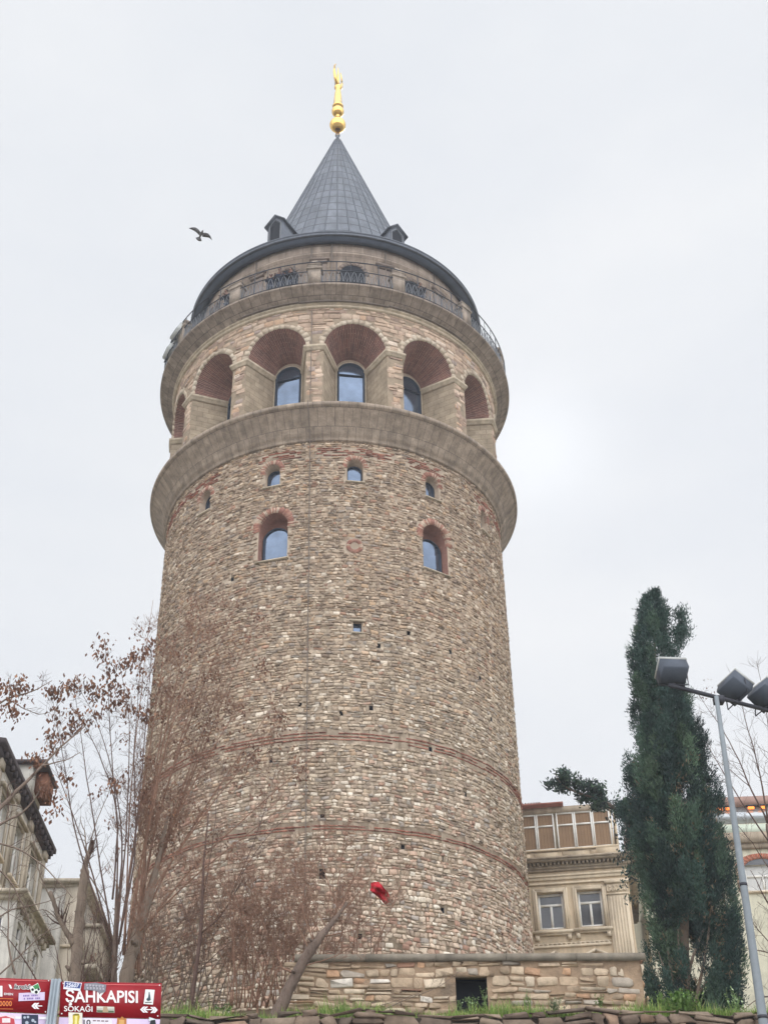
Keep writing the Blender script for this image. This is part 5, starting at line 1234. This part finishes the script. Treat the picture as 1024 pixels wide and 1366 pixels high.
text_mb(mb, 'ŞAHKAPISI', 87.5, 1337.2, 184, 1321.5, .003, (236, 230, 228), .02, slope=1.0); text_mb(mb, 'SOKAĞI', 85.5, 1349.6, 123.5, 1342.6, .003, (232, 226, 224), .012, slope=.6)
arrow(mb, 191, 1347.5, 4, 1, .003); rect(mb, 194, 1346.8, 203, 1348.2, .0031, (232, 226, 226)); 
for k in (0, 1):
    xx = 200.5+k*3.4; quad(mb, [(xx, 1344), (xx+3, 1344), (xx+6.6, 1348), (xx+3, 1352), (xx, 1352), (xx+3.6, 1348)], .0034, (232, 226, 226))
mb.build('lettering', M['sticker'], pl2)
mb = MB(); rect(mb, 112, 1313.9, 212, 1314.6, .002, (226, 120, 120), .5)
for x, y in ((84.5, 1312.5), (213, 1315), (82.5, 1353), (210.5, 1356)): quad(mb, [(x+1.0*math.cos(t), y+1.0*math.sin(t)) for t in np.arange(8)*PI/4], .004, (220, 214, 210))
mb.build('rivets', M['sticker'], pl2)
def sticker(parent, fn):
    mb = MB(); fn(mb); return mb.build('sticker', M['sticker'], parent)
def st1(mb):
    quad(mb, [(86, 1309.5), (109.5, 1312), (107, 1323), (84.5, 1320)], .005, (226, 224, 230)); quad(mb, [(87, 1310.5), (108.5, 1312.8), (106.8, 1319.5), (86, 1317.4)], .0055, (64, 78, 132)); text_mb(mb, '25607', 88, 1317, 106, 1311.8, .006, (230, 232, 240), .02, .2, 1.3)
def st2(mb):
    quad(mb, [(113, 1312.5), (128, 1311.5), (142, 1314.5), (140.5, 1324), (133, 1326), (128, 1322.5), (112, 1321)], .005, (128, 126, 134)); [quad(mb, [(114.5+k*4.2, 1314+k*.25), (117.6+k*4.2, 1313.6+k*.25), (118.2+k*4.2, 1319.6+k*.25), (116.6+k*4.2, 1320.4+k*.25), (115.6+k*4.2, 1316.5+k*.25)], .0055, (172, 170, 178)) for k in range(6)]; [quad(mb, [(115.2+k*4.2, 1317+k*.25), (118.4+k*4.2, 1315.6+k*.25), (118.2+k*4.2, 1317+k*.25)], .006, (84, 82, 92)) for k in range(6)]
def st3(mb):
    rect(mb, 129, 1343.5, 152.5, 1351.5, .004, (206, 204, 190), .4); rect(mb, 129.5, 1348.5, 152, 1351.3, .0045, (92, 104, 78), .4); quad(mb, [(138, 1344), (143, 1344), (145, 1351), (137, 1351)], .005, (176, 150, 120)); rect(mb, 129.5, 1346.4, 137, 1347.2, .0048, (150, 148, 140)); rect(mb, 144, 1346.6, 152, 1347.4, .0048, (150, 148, 140))
def st4(mb):
    quad(mb, [(194, 1320.5), (206.5, 1321.2), (204, 1341), (191.5, 1340)], .004, (226, 226, 222))
    quad(mb, [(198.6, 1324), (199.6, 1324), (200.6, 1330), (201.3, 1335), (196.6, 1335), (197.8, 1330)], .0045, (70, 84, 92)); quad(mb, [(198+2.6*math.cos(t), 1334+2.2*math.sin(t)) for t in np.arange(8)*PI/4], .0047, (58, 74, 80)); rect(mb, 193.5, 1337.2, 202.5, 1338.8, .0046, (120, 120, 116))
for f_ in (st1, st2, st3, st4): sticker(pl2, f_)
lp2 = plate('lower_plate', sg, [(79, 1357.6), (213.4, 1360.4), (207, 1410), (74, 1407)], 'lilac')
def st5(mb):
    rect(mb, 91.5, 1351.5, 110, 1372, .004, (222, 216, 202), .3); quad(mb, [(97, 1355), (100.5, 1352.8), (105.5, 1353), (106.8, 1357), (105, 1364), (106, 1372), (96, 1372), (97.5, 1364)], .0045, (190, 168, 40)); quad(mb, [(100, 1356), (103.5, 1356), (103, 1370), (99.6, 1370)], .005, (226, 216, 140)); rect(mb, 97.5, 1354, 105.5, 1355.2, .0051, (70, 74, 50))
def st6(mb): rect(mb, 111, 1359.5, 150, 1380, .002, (222, 216, 222), .4); text_mb(mb, '10', 111.5, 1368, 121, 1361, .003, (50, 44, 48), .02); [rect(mb, 124+k*5.5, 1361.5+k*.2, 128+k*5.5, 1363+k*.2, .003, (120, 90, 100)) for k in range(4)]
def st7(mb): quad(mb, [(156.5, 1358), (160, 1359.6), (163, 1356.4), (166, 1359.6), (169, 1358.6), (168.5, 1372), (155.5, 1372)], .004, (178, 116, 60)); quad(mb, [(159, 1361), (166, 1361.4), (165.5, 1372), (158.5, 1372)], .0045, (206, 160, 96))
def st8(mb): quad(mb, [(199, 1357.5), (208, 1360.5), (206, 1364), (198.5, 1362.5)], .004, (206, 214, 214)); quad(mb, [(201, 1362), (207, 1361), (209, 1372), (199, 1372)], .0045, (36, 42, 46))
for f_ in (st5, st6, st7, st8): sticker(lp2, f_)
pl1 = plate('name_plate', sg, [(-70, 1302.5), (67.5, 1307.5), (63.5, 1352.5), (-74, 1346)], 'sign_red'); pl1['label'] = 'red plate with a left arrow, cut off by the left edge'
mb = MB(); text_mb(mb, 'I', .2, 1329.5, 3.4, 1316, .003, (232, 226, 224), .03); text_mb(mb, 'EMEN', 5.5, 1328, 17.5, 1325, .003, (228, 220, 220), .02, slope=.4)
arrow(mb, 46, 1342.6, 4, 1, .003); rect(mb, 48, 1342, 56.5, 1343.3, .0031, (232, 226, 226)); mb.build('lettering', M['sticker'], pl1)
mb = MB(); rect(mb, -60, 1307.2, 62, 1308, .002, (214, 110, 110), 1.8)
for x, y in ((65, 1308.8), (60.8, 1350.5)): quad(mb, [(x+1.0*math.cos(t), y+1.0*math.sin(t)) for t in np.arange(8)*PI/4], .004, (220, 214, 210))
mb.build('rivets', M['sticker'], pl1)
def st9(mb): text_mb(mb, 'larcido', 18.5, 1319.6, 45, 1313.6, .0042, (236, 232, 230), .07, .2, .8); text_mb(mb, 'larcido', 19, 1319.4, 44.6, 1313.8, .005, (36, 30, 32), .012, .2, .8); quad(mb, [(11.5, 1314), (14.5, 1314.6), (16.5, 1319.4), (14, 1319.6), (12.6, 1317)], .0045, (238, 228, 226))
def st10(mb):
    quad(mb, [(40, 1318), (51, 1312), (54.5, 1322), (50.5, 1327.5), (42, 1325.5)], .006, (226, 228, 222)); quad(mb, [(44, 1316.5), (51, 1313), (53, 1318.5), (47, 1321)], .0065, (70, 140, 84))
    for x, y, r in ((43.8, 1321, 1.9), (48.6, 1324.4, 2.2), (51.8, 1320.6, 1.7)): quad(mb, [(x+r*math.cos(t), y+r*math.sin(t)) for t in np.arange(8)*PI/4], .007, (34, 38, 40))
def st11(mb): rect(mb, 25.2, 1324.8, 60, 1335.6, .004, (206, 190, 214), -.7); [rect(mb, 29+k*2.2+j*3, 1328.2+j*3.8-k*.08, 30.5+k*2.2+j*3, 1330.4+j*3.8-k*.08, .005, (124, 102, 164)) for j in (0, 1) for k in range(10) if (k*7+j*3) % 5]
def st12(mb):
    for k, (y, c) in enumerate(((1332.6, (214, 120, 60)), (1346.2, (206, 112, 56)))): rect(mb, -4, y, 17.6, y+.8, .004, c, .3)
    for k in range(4):
        x = 1.2+k*4.3
        quad(mb, [(x+2.1*math.cos(t), 1339.5+3.6*math.sin(t)) for t in np.arange(10)*PI/5], .004, (216, 122, 62)); quad(mb, [(x+1.1*math.cos(t), 1339.5+2.1*math.sin(t)) for t in np.arange(8)*PI/4], .0046, (120, 40, 40))
for f_ in (st9, st10, st11, st12): sticker(pl1, f_)
lp1 = plate('lower_plate', sg, [(-74, 1348), (63.2, 1354), (58, 1404), (-78, 1398)], 'lilac')
def st13(mb): rect(mb, -4, 1355, 20, 1375, .003, (222, 200, 204), .3); quad(mb, [(-2, 1358), (8, 1356), (19, 1360), (20, 1367), (12, 1373), (-2, 1374)], .0035, (190, 70, 80)); rect(mb, 3, 1359, 14, 1365, .004, (226, 214, 214))
def st14(mb):
    rect(mb, 29, 1354.2, 51, 1376, .003, (44, 52, 72), .3)
    for x, y, r in ((33, 1358, 1.8), (37.5, 1357.4, 1.8), (44, 1362, 2.2), (36, 1365, 2.4), (47, 1364, 1.5)): quad(mb, [(x+r*math.cos(t), y+r*math.sin(t)) for t in np.arange(8)*PI/4], .0035, (168, 178, 190))
def st15(mb): rect(mb, 20.5, 1356.5, 28.5, 1360, .002, (226, 222, 226)); rect(mb, 52, 1357, 62, 1360.5, .002, (226, 222, 226))
for f_ in (st13, st14, st15): sticker(lp1, f_)

# ------------------------------------------------------------------ floodlight pole
M['pole'] = mat('grey_painted_pole', S(132, 138, 142), .6, metal=.1, noise=.12, nscale=5, streak=.15)
M['flood'] = mat('floodlight_housing', S(78, 84, 94), .6, metal=.1, noise=.12, nscale=6)
M['flood_rim'] = mat('floodlight_rim', S(172, 172, 168), .5, metal=.2, noise=.12, nscale=8)
M['arm'] = mat('dark_crossarm', S(64, 64, 70), .6, metal=.3)
PY = 24.0
pt, pb = at(955, 929, PY), at(1018, 1366, PY)
dr = (pt-pb)/(pt[2]-pb[2])
foot = pb+dr*(-EYE-pb[2])
po = thing('floodlight_pole', 'tall grey steel pole with a dark crossarm of floodlights, right of the cypress', 'lamp post', (foot[0], PY, -EYE))
mb = MB(); mb.tube([foot+dr*(pt[2]+EYE)*t for t in np.linspace(0, 1, 10)], np.linspace(.13, .045, 10), 16); mb.build('pole', M['pole'], po, True)
mb = MB(); 
for t in (.55, .72): mb.tube([foot+dr*(pt[2]+EYE)*(t+x) for x in (-.002, .002)], [.13-.085*t+.006]*2, 16)
mb.build('collar', M['arm'], po)
A0, B0_ = at(892, 914, PY), at(1052, 955, PY); B0_ = at(1052, 955, PY*A0[2]/B0_[2])
mb = MB(); mb.tube([A0, B0_], .045, 6); mb.box(A0+(B0_-A0)*.4+np.array([0, 0, -.06]), (.2, .2, .14)); mb.build('crossarm', M['arm'], po)
def floodlight(c, R_, w_=.56, h_=.5, d_=.2):
    """R_: columns = across, forward (where it shines), up"""
    P = lambda x, y, z: c+R_ @ np.array([x, y, z])
    mb = MB(); x, z = w_/2, h_/2
    ring = lambda y, s_: [P(-x*s_, y, -z*s_), P(x*s_, y, -z*s_), P(x*s_, y, z*s_), P(-x*s_, y, z*s_)]
    V = ring(-d_, .93)+ring(-d_*.8, .99)+ring(d_*.5, 1.0)
    mb.raw(V, [(0, 1, 2, 3)]+[(4*k+i, 4*k+4+i, 4*k+4+(i+1) % 4, 4*k+(i+1) % 4) for k in (0, 1) for i in range(4)])
    f = mb.build('floodlight', M['flood'], po)
    mb = MB(); V = ring(d_*.5, 1.05)+ring(d_*.8, 1.05); mb.raw(V, [(i, 4+i, 4+(i+1) % 4, (i+1) % 4) for i in range(4)]+[(7, 6, 5, 4), (0, 1, 2, 3)]); mb.build('rim', M['flood_rim'], f)
    mb = MB(); g = ring(d_*.81, .97); mb.raw(g, [(3, 2, 1, 0)]); mb.build('lens', M['railglass'], f)
    return f
def rotm(yaw, pitch, roll=0):
    return np.array(Matrix.Rotation(yaw, 3, 'Z') @ Matrix.Rotation(pitch, 3, 'X') @ Matrix.Rotation(roll, 3, 'Y'))
def on_arm(px): 
    s_ = min(np.linspace(0, 1, 400), key=lambda t: abs((lambda P: (RM @ P)[0]/(RM @ P)[2]*F_PX+IMW/2-px)(A0+(B0_-A0)*t))); return A0+(B0_-A0)*s_
for px, rt_, off in ((899, (math.radians(4), math.radians(62)), (0, 0, .34)), (984, (math.radians(-38), math.radians(52), math.radians(-26)), (0, 0, .36)), (1022, (math.radians(-40), math.radians(50), math.radians(-20)), (.05, 0, .36))):
    c = on_arm(px); R_ = rotm(*rt_); fc = c+np.array(off)
    f = floodlight(fc, R_)
    mb = MB(); sx = R_[:, 0]*.31
    mb.tube([fc+sx, c+sx*1.0+np.array([0, 0, .05]), c-sx*1.0+np.array([0, 0, .05]), fc-sx], .016, 4); mb.tube([c, c+np.array([0, 0, .07])], .03, 6)
    mb.build('bracket', M['arm'], f)

# small floodlights clamped to the left end of the tower balcony
for k, (azd, z, yawd) in enumerate(((-61, 46.75, 40), (-68, 46.35, 75))):
    a = math.radians(azd); e, t = frame_cyl(a); c = np.array(AX)+e*9.15+np.array([0, 0, z])
    o = thing('balcony_floodlight', ['boxy grey floodlight clamped to the left end of the tower balcony, nearer the roof eave', 'boxy grey floodlight lower on the left end of the tower balcony, hanging outside the railing'][k], 'floodlight', c)
    R_ = rotm(a, math.radians(-25)); P = lambda x, y, zz: c+R_ @ np.array([x, y, zz])
    mb = MB(); mb.box(c, (.9, .42, .62), R_); mb.build('housing', M['flood_rim'], o)
    mb = MB(); mb.box(P(0, -.225, 0), (.8, .03, .52), R_); mb.build('lens', M['railglass'], o)
    mb = MB(); mb.tube([P(.46, 0, 0), P(.5, 0, -.42), P(-.5, 0, -.42), P(-.46, 0, 0)], .03, 5); mb.tube([P(0, 0, -.42), P(0, .1, -.62)], .04, 5); mb.build('bracket', M['iron'], o)

# ------------------------------------------------------------------ red flag on a thin pole
M['flag'] = mat('red_cloth', S(172, 14, 34), .85, noise=.15, nscale=4)
FYY = 30.0
f0 = at(494, 1180, FYY); fg = float(hgt(np.array(f0[0]), np.array(FYY)))
fl = thing('flag', 'crumpled red flag blowing from a thin dark pole in front of the tower', 'flag', (f0[0], FYY, fg))
mb = MB(); mb.tube([(f0[0]-.01, FYY, fg), (f0[0]-.005, FYY, (fg+f0[2])/2), tuple(f0+np.array([0, 0, .06]))], .011, 6); mb.build('pole', M['cable'], fl)
top = [(494, 1179), (499, 1176.5), (505, 1177), (509, 1181), (513, 1186), (517, 1190), (519.5, 1196), (519.5, 1201)]
bot = [(493, 1188), (497, 1191.5), (501, 1194.5), (505, 1198), (508, 1201), (511, 1204.5), (514.5, 1207.5), (518.5, 1206)]
nu, nv = 28, 14; V = []
for i in range(nu):
    for j in range(nv):
        u, v = i/(nu-1), j/(nv-1); T_ = np.array([np.interp(u*7, range(8), [p[k] for p in top]) for k in (0, 1)]); B_ = np.array([np.interp(u*7, range(8), [p[k] for p in bot]) for k in (0, 1)])
        q = T_+(B_-T_)*v
        dep = .17*math.sin(u*10+v*4)+.12*math.sin(u*4-v*8+1)*u+.07*math.sin(v*12+u*3)
        V.append(at(q[0]+.6*math.sin(v*7+u*11)*u, q[1]+.5*math.sin(u*12)*u, FYY+.15*u+dep*min(1, u*5)))
mb = MB(); mb.bulk(V, [(i*nv+j, i*nv+j+1, (i+1)*nv+j+1, (i+1)*nv+j) for i in range(nu-1) for j in range(nv-1)])
cl = mb.build('cloth', M['flag'], fl, True); sm = cl.modifiers.new('thickness', 'SOLIDIFY'); sm.thickness = .004

# ------------------------------------------------------------------ gull
M['gull'] = mat('gull_feathers', S(112, 110, 112), .8, noise=.25, nscale=6)
GY = 38.0; gp = lambda x, y, d=0: at(x, y, GY+d)
gc = gp(268, 312)
mb = MB()
hd = (gp(269.5, 309.2, -.12)-gc); tl = (gp(266, 317, .16)-gc)
ax_ = (hd-tl)/np.linalg.norm(hd-tl)
bp = [gc+tl*1.05, gc+tl*.8, gc+tl*.4, gc, gc+hd*.5, gc+hd*.9, gc+hd*1.25, gc+hd*1.6, gc+hd*2.0]
mb.tube(bp, [.012, .03, .05, .062, .056, .045, .042, .026, .005], 10)
sdv = (gp(283, 319.5)-gp(252, 304.5)); sdv /= np.linalg.norm(sdv)
# fanned tail
tb_ = gc+tl*.75; 
tt_ = [gc+tl*1.55+sdv*x-ax_*y for x, y in ((-.17, -.03), (-.08, .03), (0, .05), (.08, .03), (.15, -.02))]
mb.raw([tb_+sdv*.04, tb_-sdv*.04]+tt_+[tb_+sdv*.03+np.array([0, .012, .012])]+[p+np.array([0, .012, .008]) for p in tt_], [(0, 6, 5, 4, 3, 2, 1), (7, 8, 9, 10, 11, 12), (1, 2, 8, 7), (0, 7, 12, 6)]+[(2+i, 3+i, 9+i, 8+i) for i in range(4)])
for line in ([(267, 311.5), (263.5, 307.6), (260, 305.2), (256, 304.3), (252, 304.2)], [(270, 312.5), (274, 312.8), (277.5, 313.6), (280.5, 316), (282.8, 320.2)]):
    L_ = [gp(*p) for p in line]; ch = [.2, .22, .19, .12, .015]; V = []
    for p, c_ in zip(L_, ch):
        f_ = ax_*.45+np.array([0, -.6, .12]); f_ /= np.linalg.norm(f_)
        V += [p+f_*c_*.45, p+np.array([0, 0, .018*c_/.2]), p-f_*c_*.55, p-np.array([0, 0, .012*c_/.2])]
    mb.raw(V, [(4*i+k, 4*i+4+k, 4*i+4+(k+1) % 4, 4*i+(k+1) % 4) for i in range(4) for k in range(4)]+[(0, 1, 2, 3), (19, 18, 17, 16)])
prop(mb.build('gull', M['gull'], None, True, org=gc), 'dark gull gliding with bent wings in the grey sky left of the cone roof', 'bird')

# ------------------------------------------------------------------ visitors on the balcony
M['skin'] = mat('skin', S(122, 94, 80), .6); M['hair'] = mat('dark_hair', S(40, 34, 32), .7)
M['coat_a'] = mat('navy_coat', S(44, 50, 66), .85); M['coat_b'] = mat('black_coat', S(38, 38, 42), .85); M['jeans'] = mat('dark_jeans', S(50, 58, 76), .85)
def skin_mesh(name, verts, edges, radii, m_, parent, loc, rot, sub=1):
    me = bpy.data.meshes.new(name); me.from_pydata([tuple(v) for v in verts], edges, []); o = bpy.data.objects.new(name, me); COL.objects.link(o)
    sk_ = o.modifiers.new('skin', 'SKIN'); ss = o.modifiers.new('sub', 'SUBSURF'); ss.levels = sub; ss.render_levels = sub
    if not me.skin_vertices: me.skin_vertices.new()
    for i, r in enumerate(radii): me.skin_vertices[0].data[i].radius = r if isinstance(r, tuple) else (r, r)
    me.skin_vertices[0].data[0].use_root = True
    bpy.context.view_layer.update()
    m2 = bpy.data.meshes.new_from_object(o.evaluated_get(bpy.context.evaluated_depsgraph_get())); bpy.data.objects.remove(o)
    m2.name = name; m2.materials.clear(); m2.materials.append(M[m_]); m2.polygons.foreach_set('use_smooth', np.ones(len(m2.polygons), bool))
    r = bpy.data.objects.new(name, m2); COL.objects.link(r); r.parent = parent; return r
def person(label, azd, r_, coat, lean, turn, ht=1.72):
    a = math.radians(azd); e, t = frame_cyl(a); c = np.array(AX)+e*r_+np.array([0, 0, 45.67])
    o = thing('person', label, 'person', c, 'visitors on the tower balcony'); o.rotation_euler = (0, 0, a+turn)   # faces -y locally, outwards
    s = ht/1.72
    V = [(0, .05, .93), (0, .03, 1.1), (0, -lean*.5, 1.32), (0, -lean, 1.46), (0, -lean*1.15, 1.52), (0, -lean*1.3-.02, 1.6), (0, -lean*1.3-.02, 1.7), (0, -lean*1.3-.13, 1.58)]
    E = [(0, 1), (1, 2), (2, 3), (3, 4), (4, 5), (5, 6), (5, 7)]; R_ = [(.15, .11), (.14, .1), (.16, .11), (.1, .08), .055, .085, .075, .018]
    for sx in (-1, 1):
        b = len(V); V += [(sx*.17, -lean*.8, 1.40), (sx*.26, -.08-lean*.6, 1.15), (sx*.16, -.34-lean*.4, 1.13), (sx*.13, -.42-lean*.4, 1.12)]; E += [(3, b), (b, b+1), (b+1, b+2), (b+2, b+3)]; R_ += [.062, .05, .034, .036]
        for f in range(5):
            V += [(sx*(.13+.022*(f-2)*.9), -.47-lean*.4-(.02 if f in (1, 2, 3) else 0), 1.115-.008*f), (sx*(.13+.024*(f-2)), -.50-lean*.4-(.02 if f in (1, 2, 3) else 0), 1.09)]; E += [(b+3, len(V)-2), (len(V)-2, len(V)-1)]; R_ += [.0095, .008]
        b = len(V); V += [(sx*.1, .05, .88), (sx*.105, .02, .48), (sx*.11, .06, .08), (sx*.12, -.08, .04)]; E += [(0, b), (b, b+1), (b+1, b+2), (b+2, b+3)]; R_ += [.09, .062, .045, .04]
    V = np.array(V)*s
    body = skin_mesh('body', V, E, R_, 'skin', o, None, None)
    ci = [0, 1, 2, 3]; cv = list(V[:4]); ce = [(0, 1), (1, 2), (2, 3)]; cr = [(.185, .15), (.175, .14), (.195, .15), (.12, .1)]
    n0 = 8
    for k in (0, 1):
        b0 = 8+k*18; b = len(cv); cv += [V[b0], V[b0+1], V[b0+2]]; ce += [(3, b), (b, b+1), (b+1, b+2)]; cr += [.085, .072, .056]
    skin_mesh('coat', cv, ce, cr, coat, o, None, None)
    cv = [V[0]]; ce = []; cr = [(.16, .13)]
    for k in (0, 1):
        b0 = 8+k*18+14; b = len(cv); cv += [V[b0], V[b0+1], V[b0+2]]; ce += [(0, b), (b, b+1), (b+1, b+2)]; cr += [.105, .078, .064]
    skin_mesh('trousers', cv, ce, cr, 'jeans', o, None, None)
    h_ = V[6]; skin_mesh('hair', [h_+np.array([0, .035, -.07]), h_+np.array([0, .03, .0]), h_+np.array([0, -.03, .035])], [(0, 1), (1, 2)], [.085, .1, .085], 'hair', o, None, None)
    return o
person('person in a navy coat leaning on the balcony railing, left of the middle doorway', -18.5, 8.62, 'coat_a', .18, .1)
person('person in a black coat at the balcony railing, nearest the small pedestal left of centre', -14.5, 8.66, 'coat_b', .1, -.3, 1.66)
person('person in a black coat farther left along the balcony railing, alone', -39, 8.6, 'coat_b', .14, .2, 1.75)
person('person in a navy coat at the railing, leftmost of the three by the doorway', -21.8, 8.64, 'coat_a', .05, .35, 1.62)
person('person in a black coat behind the railing in front of the right-hand balcony doorway', 29.0, 8.5, 'coat_b', .1, -.2, 1.7)

# ------------------------------------------------------------------ damp winter air
M['air'] = bpy.data.materials.new('damp_air'); M['air'].use_nodes = True
at_ = M['air'].node_tree; at_.nodes.clear()
pv = at_.nodes.new('ShaderNodeVolumePrincipled'); ao = at_.nodes.new('ShaderNodeOutputMaterial')
pv.inputs['Color'].default_value = (.93, .95, 1.0, 1); pv.inputs['Density'].default_value = .0009; pv.inputs['Anisotropy'].default_value = .2
at_.links.new(pv.outputs[0], ao.inputs['Volume'])
mb = MB(); mb.box((0, 100, (-EYE-1+78)/2), (1000, 1000, 78+EYE+1)); hz = mb.build('haze', M['air']); prop(hz, kind='stuff')
